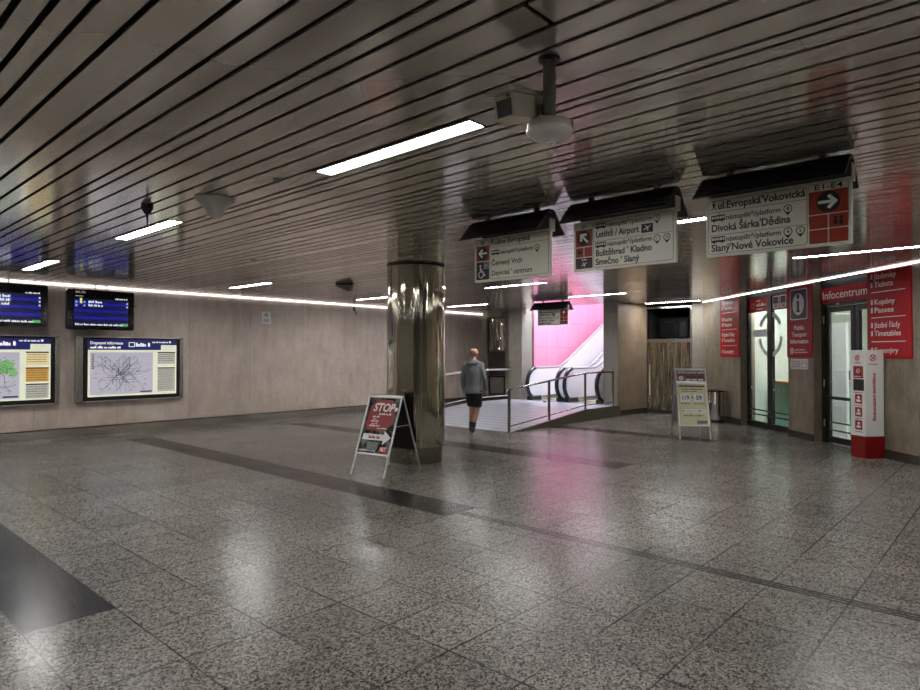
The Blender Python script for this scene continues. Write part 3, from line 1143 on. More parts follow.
def screen(label, x0, wdt, zb, zt, seed, kind):
    t = thing('departure_screen', label, 'screen', (x0, SY, zb), 0, 'departure screens')
    H = zt - zb
    b = BM()
    poly(b, rrect(0, 0, wdt, H, 0.04, 5), 0.0, 0.10)
    from_bm('screen_case', b, M_SCREEN, t)
    for q in (0.42, 0.58) if kind else (0.5,):
        b = tube(BM(), [(wdt * q, 0.05, H), (wdt * q, 0.05, ZC - zb)], 0.012, 8)
        from_bm('mounting_rod', b, M_ALU, t)
    sx0, sx1, sz0, sz1 = 0.12, wdt - 0.12, 0.13, H - 0.17
    n = 7
    for i in range(n):
        z = sz0 + (sz1 - sz0) * i / n
        B('blue_row' if i % 2 else 'dark_row', (sx0, -0.002, z), (sx1, 0, z + (sz1 - sz0) / n * 0.92), M_ROWB if i % 2 else M_ROWD, t)
    from_bm('text_line', scribble(BM(), sx0 + 0.02, sz0 - 0.045, wdt - 0.36, 0.04, -0.002, seed), M_SCRW, t)
    from_bm('text_line', scribble(BM(), sx1 - 0.24, sz1 + 0.0, 0.24, 0.03, -0.002, seed + 1), M_SCRW, t)
    rows = (5, 6) if kind else (4, 5, 6)
    rh = (sz1 - sz0) / n
    for i in rows:
        z = sz0 + rh * (i - 0.4)
        from_bm('text_line', scribble(BM(), sx0 + 0.25, z + 0.01, 0.26, 0.05, -0.002, seed + i), M_SCRW, t)
        from_bm('text_line', scribble(BM(), sx1 - 0.03, z + 0.01, 0.03, 0.045, -0.002, seed + 9 + i), M_SCRW, t)
    k = BM()
    if kind:
        text_bm(k, 'BUS', 0.14, H - 0.075, 0.06, 0, bold=0.01, width=0.17)
    box(k, (sx0 + 0.02, -0.0025, sz1 + 0.03), (sx0 + 0.16, -0.001, sz1 + 0.045))
    from_bm('heading', k, M_SCRG, t)
    k = BM()
    box(k, (sx0 + 0.10, -0.0035, sz1 - rh * 1.5), (sx0 + 0.14, -0.002, sz1 - 0.0))
    from_bm('yellow_print', k, M_SCRY, t)
    for i in rows:
        from_bm('line_marker', disc(BM(), sx0 + 0.04, sz0 + rh * (i - 0.1), 0.026, -0.0035, -0.002, 14), M_SCRB, t)
        B('line_marker', (sx0 + 0.16, -0.0035, sz0 + rh * (i - 0.35)), (sx0 + 0.2, -0.002, sz0 + rh * (i + 0.15)), M_SCRB, t)
    k = BM()
    box(k, (sx1 - 0.13, -0.0025, sz0 - 0.05), (sx1, -0.001, sz0 + 0.005))
    from_bm('green_print', k, M_SCRGR, t)
    if kind:
        b = BM()
        box(b, (wdt, 0.03, H * 0.62), (wdt + 0.06, 0.05, H * 0.62 + 0.018))
        from_bm('sensor_stub', b, M_BLACK, t)
    return t


screen('black departure screen headed BUS, over the wide network map', 3.84, 1.22, 2.15, 2.935, 11, True)
screen('black departure screen cut by the picture edge, over the green map case', 2.30, 1.225, 2.17, 2.96, 31, False)


# ------------------------------------------------------------------ backlit map cases on the left wall
def map_case(label, x0, x1, z0, z1, kind):
    t = thing('map_display_frame', label, 'display case', (x0, LW, z0), 0, 'lit map cases on the left wall')
    Wd, H = x1 - x0, z1 - z0
    D = -0.12
    for xa, xb in ((0, 0.12), (Wd - 0.09, Wd)):
        B('side_profile', (xa, D - 0.02, 0), (xb, -0.001, H), M_STEEL, t, 0.01)
    b = BM()
    box(b, (0.121, D, 0.02), (Wd - 0.091, -0.001, H - 0.02))
    from_bm('case_body', b, M_BLACK, t)
    B('top_profile', (0.121, D - 0.01, H - 0.02), (Wd - 0.091, -0.001, H), M_ALU, t)
    B('bottom_profile', (0.121, D - 0.01, 0.0), (Wd - 0.091, -0.001, 0.02), M_ALU, t)
    y = D
    px0, px1, pz0, pz1 = 0.215, Wd - 0.16, 0.10, H - 0.06
    b = BM()
    box(b, (px0, y - 0.003, pz0), (px1, y, pz1))
    from_bm('poster', b, M_PAPER, t)
    hz = pz1 - 0.235
    b = BM()
    box(b, (px0, y - 0.005, hz + 0.02), (px1 - 0.34, y - 0.003, pz1))
    box(b, (px1 - 0.34, y - 0.005, hz + 0.13), (px1, y - 0.003, pz1))
    from_bm('poster_header', b, M_HEADB, t)
    b = BM()
    text_bm(b, 'Dopravní informace', px0 + 0.04, pz1 - 0.10, 0.085, y - 0.005, bold=0.012, width=0.62)
    scribble(b, px0 + 0.04, pz1 - 0.185, 0.58, 0.05, y - 0.005, 5)
    frame_rect(b, px0 + 0.78, pz1 - 0.15, px0 + 0.9, pz1 - 0.05, 0.012, y - 0.006, y - 0.005)
    scribble(b, px0 + 0.92, pz1 - 0.14, 0.3, 0.08, y - 0.005, 6)
    scribble(b, px1 - 0.52, pz1 - 0.06, 0.4, 0.04, y - 0.005, 7)
    from_bm('header_lettering', b, M_BWHITE, t)
    mx1 = px0 + (px1 - px0) * 0.715
    b = BM()
    box(b, (px0 + 0.04, y - 0.005, pz0 + 0.04), (mx1, y - 0.003, hz - 0.03))
    from_bm('map_sheet', b, M_MAPG, t)
    rnd = random.Random(4 if kind else 8)
    if not kind:
        b = BM()
        for cx, cz, r in ((mx1 - 0.22, hz - 0.3, 0.17), (mx1 - 0.10, hz - 0.42, 0.09), (mx1 - 0.5, hz - 0.5, 0.14)):
            pts = []
            for i in range(14):
                a = 2 * PI * i / 14
                q = r * rnd.uniform(0.65, 1.0)
                pts.append((min(mx1 - 0.01, cx + q * math.cos(a)), min(hz - 0.05, cz + q * math.sin(a))))
            poly(b, pts, y - 0.007, y - 0.005)
        from_bm('green_area', b, M_MAPGRN, t)
    b = BM()
    cx, cz = px0 + 0.04 + (mx1 - px0) * 0.45, pz0 + (hz - pz0) * 0.5

    def seg(a, c, wd):
        A, C = Vector(a), Vector(c)
        d = C - A
        if d.length < 1e-4:
            return
        n = Vector((-d.y, d.x)).normalized() * wd
        poly(b, [tuple(A + n), tuple(C + n), tuple(C - n), tuple(A - n)], y - 0.008, y - 0.006)

    def inside(p):
        return px0 + 0.07 < p[0] < mx1 - 0.03 and pz0 + 0.07 < p[1] < hz - 0.06
    for i in range(46):
        p = Vector((cx + rnd.gauss(0, 0.06), cz + rnd.gauss(0, 0.05)))
        a = rnd.choice(range(8)) * PI / 4 + rnd.uniform(-.1, .1)
        for s in range(rnd.randint(3, 9)):
            L = rnd.uniform(0.04, 0.14)
            q = p + Vector((math.cos(a), math.sin(a))) * L
            if not inside(q):
                break
            seg(p, q, rnd.choice((0.002, 0.002, 0.0035)))
            p = q
            a += rnd.choice((0, 0, PI / 4, -PI / 4))
    for i in range(60):
        p = Vector((rnd.uniform(px0 + 0.1, mx1 - 0.12), rnd.uniform(pz0 + 0.1, hz - 0.1)))
        seg(p, p + Vector((rnd.uniform(0.02, 0.06), 0)), 0.004)
    from_bm('map_lines', b, M_MAPLN, t)
    b = BM()
    for i in range(9):
        seg((px0 + 0.07, hz - 0.08 - i * 0.035), (px0 + 0.11, hz - 0.08 - i * 0.035), 0.009)
    from_bm('map_index', b, M_MAPLN, t)
    b = BM()
    box(b, (mx1 - 0.26, y - 0.0075, pz0 + 0.06), (mx1 - 0.02, y - 0.005, pz0 + 0.09))
    from_bm('map_legend', b, M_HEADB, t)
    tx0, tx1 = mx1 + 0.10, px1 - 0.03
    hs = ((0.70, 0.98, M_BTAB), (0.06, 0.62, M_BTAB)) if kind else ((0.70, 0.98, M_CREAM), (0.37, 0.66, M_OCHRE), (0.03, 0.33, M_BTAB))
    for a, c, mm in hs:
        za, zc = pz0 + (hz - pz0) * a, pz0 + (hz - pz0) * c
        b = BM()
        box(b, (tx0, y - 0.005, za), (tx1, y - 0.003, zc))
        tb = from_bm('timetable', b, mm, t)
        b = BM()
        box(b, (tx0, y - 0.0065, zc - 0.025), (tx1, y - 0.005, zc))
        zz = zc - 0.065
        while zz > za + 0.02:
            scribble(b, tx0 + 0.02, zz, (tx1 - tx0) * 0.85, 0.016, y - 0.005, int(zz * 1000))
            zz -= 0.045
        from_bm('print', b, M_MAPLN, tb)
    return t


map_case('lit map case with wide grey network map under the BUS screen', 4.14, 6.30, 0.69, 2.03, True)
map_case('lit map case with green patches and ochre timetable, cut by the picture edge', 1.70, 3.86, 0.69, 2.03, False)

# small notice on the left wall
t = thing('wall_notice', 'small white notice sheet on the left wall below the ceiling edge', 'notice', (8.32, LW, 2.43), 0)
B('notice_sheet', (0, -0.006, 0), (0.25, -0.0005, 0.31), M_WHITE, t)
b = BM()
ring(b, 0.125, 0.22, 0.035, 0.048, -0.008, -0.006)
box(b, (0.09, -0.008, 0.214), (0.16, -0.006, 0.226))
for i in range(3):
    scribble(b, 0.04, 0.11 - i * 0.035, 0.17, 0.02, -0.006, i)
from_bm('lettering', b, M_INK, t)
# little bracket under the ceiling edge
t = thing('cable_mount', 'tiny dark hook on the left wall under the ceiling edge near the pillar', 'hook', (11.22, LW, 2.80), 0)
b = BM()
box(b, (-0.025, -0.02, 0.1), (0.025, -0.0005, 0.22))
tube(b, [(0, -0.03, 0.14), (0.0, -0.06, 0.09), (0.03, -0.06, 0.03), (0.06, -0.05, 0.0)], 0.016, 8)
from_bm('hook_body', b, M_BLACK, t)

# ------------------------------------------------------------------ ceiling equipment
# camera pole with dome
CX, CY = 2.445, 1.658
t = thing('ceiling_camera_pole', 'grey ceiling pole with white dome camera at its foot', 'camera', (CX, CY, 2.675))
b = BM()
lathe(b, [(0.030, 0.092), (0.030, ZC - 2.675)], 24)
from_bm('pole', b, M_GREY, t, smooth=True)
b = BM()
lathe(b, [(0.05, ZC - 2.675 - 0.012), (0.05, ZC - 2.675)], 24)
from_bm('pole_collar', b, M_HOOD, t, smooth=True)
b = BM()
lathe(b, [(0.035, 0.10), (0.07, 0.094), (0.098, 0.084), (0.104, 0.074), (0.104, 0.047), (0.1, 0.042)], 48)
from_bm('dome_housing', b, M_CAM, t, smooth=True)
b = BM()
lathe(b, [(0.108, 0.048), (0.108, 0.040), (0.102, 0.030), (0.08, 0.014), (0.05, 0.005), (0.015, 0.0)], 48)
from_bm('dome_cover', b, M_DOME, t, smooth=True)
b = BM()
a = R(-62)
mt = Matrix.Rotation(a, 4, 'Z')
box(b, (0.095, -0.016, 0.05), (0.112, 0.016, 0.08), mt)
from_bm('connector', b, M_GREY, t, bevel=0.003)
# boxed camera beside the pole
hm = thing('security_camera', 'beige boxed security camera mounted beside the ceiling pole', 'camera', (2.375, 1.772, 2.742), R(180))
tl = Matrix.Translation((0.0, 0, 0.1)) @ Matrix.Rotation(R(10), 4, 'Y')
b = BM()
hh = [(-0.15, 0.03), (-0.15, -0.035), (-0.05, -0.062), (0.13, -0.068), (0.13, 0.045), (-0.15, 0.045)]
va = [b.verts.new(tl @ Vector((x, -0.058, z))) for x, z in hh]
vb = [b.verts.new(tl @ Vector((x, 0.058, z))) for x, z in hh]
b.faces.new(va)
b.faces.new(vb[::-1])
for i in range(len(hh)):
    j = (i + 1) % len(hh)
    b.faces.new([va[i], vb[i], vb[j], va[j]])
from_bm('housing', b, M_CAM, hm, bevel=0.006)
b = BM()
box(b, (-0.16, -0.068, 0.0455), (0.168, 0.068, 0.068), tl)
from_bm('sun_lid', b, M_CAM, hm, bevel=0.005)
b = BM()
box(b, (0.13, -0.042, -0.056), (0.1325, 0.042, 0.02), tl)
from_bm('lens_window', b, M_BLACK, hm)
b = BM()
box(b, (0.13, 0.018, 0.026), (0.135, 0.034, 0.036), tl)
from_bm('latch', b, M_BLACK, hm)
b = BM()
box(b, (-0.10, 0.058, 0.06), (-0.05, 0.082, 0.11))
from_bm('bracket', b, M_GREY, hm)

# trapezoid antenna, sensor, speaker
t = thing('ceiling_antenna', 'pale funnel-shaped antenna under the ceiling between lamp and sensor', 'antenna', (2.66, 5.37, ZC))
b = BM()
lathe(b, [(0.165, 0.0), (0.165, -0.018), (0.15, -0.03), (0.115, -0.06), (0.08, -0.11), (0.066, -0.15), (0.055, -0.16)], 40)
from_bm('antenna_shell', b, mat('antenna grey', (0.55, 0.55, 0.52, 1), 0.5), t, smooth=True)
b = BM()
lathe(b, [(0.171, -0.002), (0.171, -0.016)], 40)
from_bm('antenna_rim', b, M_DOME, t, smooth=True)
t = thing('ceiling_sensor', 'black sensor with thin hanging rod under the ceiling', 'sensor', (2.37, 6.12, ZC))
b = BM()
lathe(b, [(0.055, 0.0), (0.058, -0.02), (0.035, -0.055), (0.02, -0.075)], 8)
from_bm('sensor_body', b, M_BLACK, t)
b = BM()
tube(b, [(0, 0, -0.07), (0.01, 0.01, -0.20)], [0.011, 0.006], 8)
from_bm('rod', b, M_BLACK, t)
b = BM()
tube(b, [(0.0, -0.03, -0.04), (0.0, -0.08, -0.075)], [0.02, 0.008], 8)
from_bm('nozzle', b, M_BLACK, t)
t = thing('loudspeaker', 'grey wedge loudspeaker under the ceiling left of the pillar', 'loudspeaker', (7.72, 10.12, ZC), R(-48))
b = BM()
poly(b, [(-0.165, -0.005), (0.165, -0.005), (0.165, -0.05), (0.11, -0.15), (-0.165, -0.05)], -0.1, 0.1)
from_bm('cabinet', b, mat('speaker grey', (0.32, 0.32, 0.31, 1), 0.5), t, bevel=0.004)
b = BM()
box(b, (-0.17, -0.105, -0.02), (0.17, 0.105, 0.0))
from_bm('mounting_plate', b, M_BLACK, t)
for (x, y, r), lb in zip(((2.69, 4.40, 0.035), (3.37, 5.53, 0.04), (4.80, 8.47, 0.055), (4.71, 3.41, 0.075)),
                         ('small dark ceiling vent near the first strip lamp', 'small dark ceiling vent behind the funnel antenna', 'small dark ceiling vent nearer the left wall', 'oval dark ceiling vent just above the wheelchair sign')):
    t = thing('ceiling_vent', lb, 'vent', (x, y, ZC))
    b = BM()
    ring(b, 0, 0, r * 0.78, r, -0.0, 0.004, 24)
    for v in b.verts:
        v.co = Vector((v.co.x, v.co.z, -v.co.y - 0.0005))
    from_bm('vent_rim', b, M_GREY, t)
    b = BM()
    lathe(b, [(r * 0.78, -0.0015), (r * 0.78, -0.0035)], 24)
    from_bm('vent_core', b, M_BLACK, t)

# ------------------------------------------------------------------ handrails on the ramp


def rz(x):
    return max(0.0, min(RH, (x - 10.6) / 3.0 * RH))


def handrail(label, y, x0, posts, xe, base_off, M_RAIL):
    t = thing('handrail', label, 'handrail', (x0, y, 0))
    b = BM()
    pts = [(posts[0] - x0 - 0.03, 0, rz(posts[0]) + 0.80), (posts[0] - x0 - 0.055, 0, rz(posts[0]) + 0.86), (posts[0] - x0 - 0.03, 0, rz(posts[0]) + 0.91)]
    pts += [(13.6 - x0, 0, RH + 0.915), (xe - x0, 0, RH + 0.915)]
    tube(b, pts, 0.024, 12)
    from_bm('top_rail', b, M_RAIL, t, smooth=True)
    b = BM()
    tube(b, [(posts[0] - x0, 0, rz(posts[0]) + 0.13), (13.6 - x0, 0, RH + 0.115), (xe - x0, 0, RH + 0.115)], 0.014, 10)
    from_bm('lower_rail', b, M_RAIL, t, smooth=True)
    for p in posts:
        b = BM()
        box(b, (p - x0 - 0.03, -0.02, max(0.0, rz(p) + base_off)), (p - x0 + 0.03, 0.02, rz(p) + 0.90))
        from_bm('post', b, M_RAIL, t, bevel=0.006)
    return t


handrail('steel handrail with four posts along the kerb side of the ramp', RY0 + 0.025, 10.56, (10.56, 12.05, 13.63, 15.02), 15.05, 0.012, M_RAIL)
handrail('steel handrail on the far side of the ramp behind the walking man', RY1 - 0.05, 10.56, (10.9, 12.3, 13.7), 15.39, 0.0, mat('satin rail brightened by shaft light', (0.80, 0.80, 0.80, 1), 0.4, 0.35))  # paler than the near rail: reflected shaft light is put into the colour

# ------------------------------------------------------------------ escalators
INC = R(28)


def esc_outline(inset=0.0, n=14):
    """side outline of a balustrade in x-z, x from the nose"""
    rad = 0.47 - inset
    cz = 0.50
    top = cz + rad
    bot = 0.06
    xr, xe = 1.75, 7.2
    pts = []
    for i in range(n + 1):
        a = R(90 + 150 * i / n)
        pts.append((0.47 + rad * math.cos(a), cz + rad * math.sin(a)))
    pts += [(0.55, bot), (xr + 0.25, bot), (xe, bot + (xe - xr - 0.25) * math.tan(INC)), (xe, top + (xe - xr) * math.tan(INC))]
    pts += [(xr + 0.3, top + 0.3 * math.tan(INC) * 0.85), (xr, top + 0.02), (xr - 0.35, top)]
    return pts


def escalator(label, x, y0, y1):
    t = thing('escalator', label, 'escalator', (x, y0, RH), 0, 'escalators')
    wdt = y1 - y0
    rail = esc_outline(0.0)
    path = [(7.2, 0.97 + 5.45 * math.tan(INC))] + [rail[-3]] + [rail[-2], rail[-1]] + rail[:15]
    for yy in (0.05, wdt - 0.05):
        b = BM()
        poly(b, esc_outline(0.035), yy - 0.022, yy + 0.022)
        p = from_bm('balustrade', b, M_ESCW, t)
        b = BM()
        tube(b, [(q[0], yy, q[1]) for q in path[:6]], 0.03, 10)
        from_bm('handrail_belt', b, M_BELT_SHEEN, t, smooth=True)
        b = BM()
        tube(b, [(q[0], yy, q[1]) for q in path[5:]], 0.058, 12)
        lab(from_bm('newel_belt', b, M_RUBBER, t, smooth=True), 'black rubber belt around the rounded end')
        b = BM()
        box(b, (0.1, yy - 0.09, 0.0), (0.62, yy + 0.09, 0.13))
        from_bm('newel_base', b, M_BLACK, t, bevel=0.015)
        b = BM()
        poly(b, [(0.62, 0.0), (2.05, 0.0), (7.2, (7.2 - 2.05) * math.tan(INC)), (7.2, (7.2 - 2.05) * math.tan(INC) + 0.16), (2.0, 0.13), (0.62, 0.11)], yy - 0.05, yy + 0.05)
        from_bm('skirt', b, M_STEEL, t)
    b = BM()
    box(b, (0.0, 0.16, 0.0), (0.95, wdt - 0.16, 0.012))
    from_bm('comb_plate', b, M_STEEL, t)
    b = BM()
    box(b, (0.95, 0.16, 0.0), (1.05, wdt - 0.16, 0.02))
    from_bm('yellow_comb', b, M_YEL, t)
    x2, z2 = 1.06, 0.0
    for i in range(15):
        rise = 0.0 if i < 2 else 0.4 * math.tan(INC)
        z2 += rise
        b = BM()
        box(b, (x2, 0.16, z2 - 0.21 if z2 > 0.21 else 0.0), (x2 + 0.395, wdt - 0.16, z2 + 0.016))
        from_bm('step', b, M_GREY, t)
        x2 += 0.4
    return t


escalator('escalator next to the pink wall, farther of the two', 15.25, 10.06, 11.20)
escalator('escalator beside the right stone pier, nearer of the two', 15.25, 8.76, 9.90)
t = thing('floor_marker', 'small dark floor socket before the escalator landing', 'marker', (15.0, 10.35, RH))
b = BM()
lathe(b, [(0.05, 0.0), (0.05, 0.03), (0.03, 0.045)], 16)
from_bm('marker_body', b, M_BLACK, t)

# ------------------------------------------------------------------ niche panels
# right: ribbed mirror panel with dark opening above


def ribbed(name_label, x, y0, y1, z0, z1, n, seed):
    t = thing('mirror_panel', name_label, 'wall panel', (x, y0, z0))
    rnd = random.Random(seed)
    wd = (y1 - y0) / n
    b = BM()
    for i in range(n):
        a, c = i * wd, (i + 1) * wd
        d = rnd.uniform(-0.02, 0.02)
        e = rnd.uniform(0.012, 0.03)
        m1 = 4
        rows = [z * (z1 - z0) / m1 for z in range(m1 + 1)]
        vs = [[b.verts.new((-0.02 + dd + rnd.uniform(-.006, .006), yy, z)) for yy, dd in ((a, 0.02), (a + wd * .35, -e + d), (a + wd * .65, -e - d), (c, 0.02))] for z in rows]
        for r0, r1 in zip(vs, vs[1:]):
            for j in range(3):
                b.faces.new([r0[j], r0[j + 1], r1[j + 1], r1[j]])
    o = from_bm('ribbed_mirror', b, M_MIRROR, t)
    B('backing', (0.0, 0, 0), (0.03, y1 - y0, z1 - z0), M_BLACK, t)
    return t


t = ribbed('tall ribbed mirror panel beneath the dark opening, behind the info board', 16.92, 6.86, 8.12, 0.10, 1.99, 17, 3)
b = BM()
box(b, (-0.07, -0.06, 0), (0.03, 0.0, 2.89))
box(b, (-0.07, 1.24, 0), (0.03, 1.265, 2.89))
box(b, (-0.07, 0.0, 1.89), (0.03, 1.24, 1.99))
box(b, (-0.07, 0.0, 2.84), (0.03, 1.24, 2.89))
from_bm('panel_frame', b, M_RAIL, t)
t = thing('air_conditioner', 'dark fan unit inside the opening over the mirror panel', 'air conditioner', (17.2, 7.05, 2.06))
B('unit_case', (0, 0, 0), (0.35, 0.85, 0.62), mat('dark unit grey', (0.004, 0.004, 0.004, 1), 0.8, spec=0.1), t, 0.01)
b = BM()
ring(b, 0, 0, 0.22, 0.235, 0, 0.01)
for r in (0.05, 0.1, 0.15, 0.19):
    ring(b, 0, 0, r, r + 0.008, 0, 0.01)
for v in b.verts:
    v.co = Vector((-0.012 + v.co.y, 0.55 + v.co.x, 0.31 + v.co.z))
from_bm('fan_grille', b, mat('grille grey', (0.012, 0.012, 0.012, 1), 0.7, spec=0.1), t)
b = BM()
box(b, (-0.006, 0.06, 0.1), (0, 0.24, 0.52))
from_bm('service_panel', b, M_VOID, t)

ribbed('ribbed mirror panel high in the far left niche behind the man', 16.96, 13.33, 14.05, 1.80, 2.88, 5, 5)
t = thing('service_door', 'dark service panel under the small mirror in the far left niche', 'panel', (16.96, 13.33, 0.25))
B('dark_panel', (0, 0, 0.68), (0.04, 0.72, 1.5), mat('brown dark panel', (0.055, 0.048, 0.04, 1), 0.4), t)
B('lower_panel', (0, 0, 0.02), (0.04, 0.72, 0.62), mat('grey green panel', (0.2, 0.2, 0.17, 1), 0.4), t)
b = BM()
frame_rect(b, -0.0, 0.0, 0.72, 0.66, 0.05, -0.02, 0.0)
for v in b.verts:
    v.co = Vector((v.co.y, v.co.x, v.co.z))
from_bm('panel_frame', b, M_DKFRAME, t)


# ------------------------------------------------------------------ info centre front: signs, window, door
def wthing(name, label, cat, s, y, z, group=None):
    return thing(name, label, cat, W(s, y, z), RZ_R, group)


def logo(bm, x, z, r, y, th=0.0015):
    ring(bm, x, z, r * 0.72, r * 0.92, y - th, y, 24)
    for a in range(4):
        q = R(45 + 90 * a)
        c, s = math.cos(q), math.sin(q)
        p = [(0.0, -0.09), (0.95, -0.13), (0.95, 0.13), (0.0, 0.09)]
        poly(bm, [(x + r * (u * c - v * s), z + r * (u * s + v * c)) for u, v in p], y - th, y)


def service_sign(label, s):
    t = wthing('red_sign', label, 'sign', s, 0, 1.60, 'red service signs')
    wd, h = 0.965, 1.42
    B('board', (0, -0.022, 0), (wd, -0.0006, h), M_RED, t)
    b = BM()
    y = -0.022
    for z, txt, wt in ((1.30, 'Jízdenky', 0.50), (1.165, 'Tickets', 0.42), (0.88, 'Kupóny', 0.45), (0.745, 'Passes', 0.42), (0.50, 'Jízdní řády', 0.58), (0.365, 'Timetables', 0.58), (0.09, 'Suvenýry', 0.52)):
        text_bm(b, txt, 0.17, z, 0.125, y, width=wt, bold=0.01)
        box(b, (0.095, y - 0.0015, z), (0.13, y, z + 0.085))
    for z in (1.075, 0.66, 0.265):
        box(b, (0.10, y - 0.0015, z), (0.85, y, z + 0.012))
    from_bm('lettering', b, M_WTXT, t)
    return t


service_sign('red service list sign left of the window, farther of the two', 1.035)
service_sign('large red service list sign right of the glass door, above the sanitiser kiosk', 6.355)

t = wthing('information_sign', 'red Public Transport Information sign with big navy i on the pier', 'sign', 3.992, 0, 1.60)
wd, h = 0.845, 1.42
B('board', (0, -0.022, 0), (wd, -0.0006, h), M_RED, t)
b = BM()
poly(b, rrect(0.12, 0.75, 0.70, 1.36, 0.05), -0.026, -0.022)
from_bm('white_border', b, M_WTXT, t)
b = BM()
poly(b, rrect(0.14, 0.77, 0.68, 1.34, 0.04), -0.029, -0.026)
from_bm('navy_square', b, M_NAVY, t)
b = BM()
disc(b, 0.41, 1.055, 0.215, -0.032, -0.029, 36, 0.88)
from_bm('white_oval', b, M_WTXT, t)
b = BM()
disc(b, 0.41, 1.21, 0.05, -0.035, -0.032, 20)
box(b, (0.35, -0.035, 1.09), (0.445, -0.032, 1.12))
box(b, (0.372, -0.035, 0.93), (0.445, -0.032, 1.09))
box(b, (0.345, -0.035, 0.90), (0.475, -0.032, 0.93))
from_bm('letter', b, M_NAVY, t)
b = BM()
for z, txt, wt in ((0.55, 'Public', 0.34), (0.415, 'Transport', 0.50), (0.28, 'Information', 0.60)):
    text_bm(b, txt, 0.42, z, 0.125, -0.022, 'CENTER', width=wt, bold=0.016)
from_bm('lettering', b, M_WTXT, t)
b = BM()
logo(b, 0.17, 0.13, 0.075, -0.022)
scribble(b, 0.27, 0.14, 0.34, 0.03, -0.022, 3)
scribble(b, 0.27, 0.09, 0.42, 0.03, -0.022, 4)
from_bm('logo', b, M_WTXT, t)

t = wthing('grey_plaque', 'small grey printed plaque below the big i sign', 'plaque', 4.10, 0, 1.37)
B('plate', (0, -0.012, 0), (0.58, -0.0006, 0.20), M_ALU, t)
b = BM()
for i in range(4):
    scribble(b, 0.03, 0.15 - i * 0.038, 0.3, 0.018, -0.012, i)
frame_rect(b, 0.37, 0.03, 0.55, 0.17, 0.006, -0.0135, -0.012)
scribble(b, 0.39, 0.12, 0.14, 0.02, -0.012, 9)
from_bm('lettering', b, M_INK, t)

t = wthing('shop_board', 'red Infocentrum board above the glass door', 'sign', 4.89, DEP, 2.62)
B('board', (0, -0.05, 0), (1.46, -0.002, 0.28), M_RED, t)
b = BM()
text_bm(b, 'Infocentrum', 0.06, 0.075, 0.205, -0.05, width=1.22, bold=0.012)
from_bm('lettering', b, M_WTXT, t)

# window
w1 = wthing('window_1', 'tall dark framed shop window with etched ring logo', 'window', 0, 0, 0)
del w1['category']
struct(w1)
WZ = 3.0
b = BM()
y0, y1 = DEP, DEP + 0.09
box(b, (2.0, y0, 0), (2.06, y1, WZ))
box(b, (3.93, y0, 0), (3.99, y1, WZ))
box(b, (2.06, y0, 2.95), (3.93, y1, WZ))
box(b, (2.06, y0, 0.0), (3.93, y1, 0.13))
from_bm('window_frame', b, M_DKFRAME, w1)
b = BM()
box(b, (2.90, y0, 0.13), (3.06, y1, 2.95))
from_bm('mullion', b, M_DKFRAME, w1)
b = BM()
for z in (0.28, 0.385):
    box(b, (2.06, y0 - 0.02, z), (3.93, y0 + 0.012, z + 0.028))
from_bm('guard_bar', b, M_RAIL, w1)
B('glass_pane', (2.06, y0 + 0.035, 0.13), (2.90, y0 + 0.043, 2.95), M_GLASS, w1)
B('glass_pane', (3.06, y0 + 0.035, 0.13), (3.93, y0 + 0.043, 2.95), M_GLASS, w1)
yg = y0 + 0.033
B('red_band', (2.06, yg - 0.004, 2.63), (2.90, yg, 2.95), M_RED, w1)
B('red_band', (3.06, yg - 0.004, 2.63), (3.93, yg, 2.95), M_RED, w1)
b = BM()
ring(b, 2.24, 2.78, 0.05, 0.062, yg - 0.006, yg - 0.004)
scribble(b, 2.38, 2.87, 0.2, 0.03, yg - 0.004, 2)
scribble(b, 2.38, 2.76, 0.42, 0.07, yg - 0.004, 5)
scribble(b, 2.38, 2.68, 0.3, 0.035, yg - 0.004, 6)
for i in range(3):
    xx = 3.09 + i * 0.28
    frame_rect(b, xx, 2.66, xx + 0.24, 2.93, 0.015, yg - 0.006, yg - 0.004)
    box(b, (xx + 0.02, yg - 0.006, 2.68), (xx + 0.22, yg - 0.004, 2.765))
from_bm('band_lettering', b, M_WTXT, w1)
b = BM()
for i in range(3):
    xx = 3.09 + i * 0.28
    box(b, (xx + 0.02, yg - 0.0055, 2.775), (xx + 0.22, yg - 0.004, 2.91))
    vehicle(b, xx + 0.05, 2.70, 0.14, yg - 0.006)
from_bm('navy_icon', b, M_NAVY, w1)
b = BM()
for a0, a1 in ((0.16 * PI, 0.86 * PI), (1.06 * PI, 1.96 * PI)):
    ring(b, 2.97, 2.10, 0.40, 0.50, yg - 0.002, yg, 30, a0, a1)
box(b, (2.24, yg - 0.002, 2.06), (2.88, yg, 2.22))
from_bm('etched_logo', b, M_ETCH, w1)
b = BM()
for i in range(9):
    q = 2.14 + i * 0.19
    if 2.87 < q < 3.08:
        continue
    box(b, (q, yg - 0.002, 0.87), (q + 0.025, yg, 0.91))
from_bm('glass_marker', b, M_ETCH, w1)

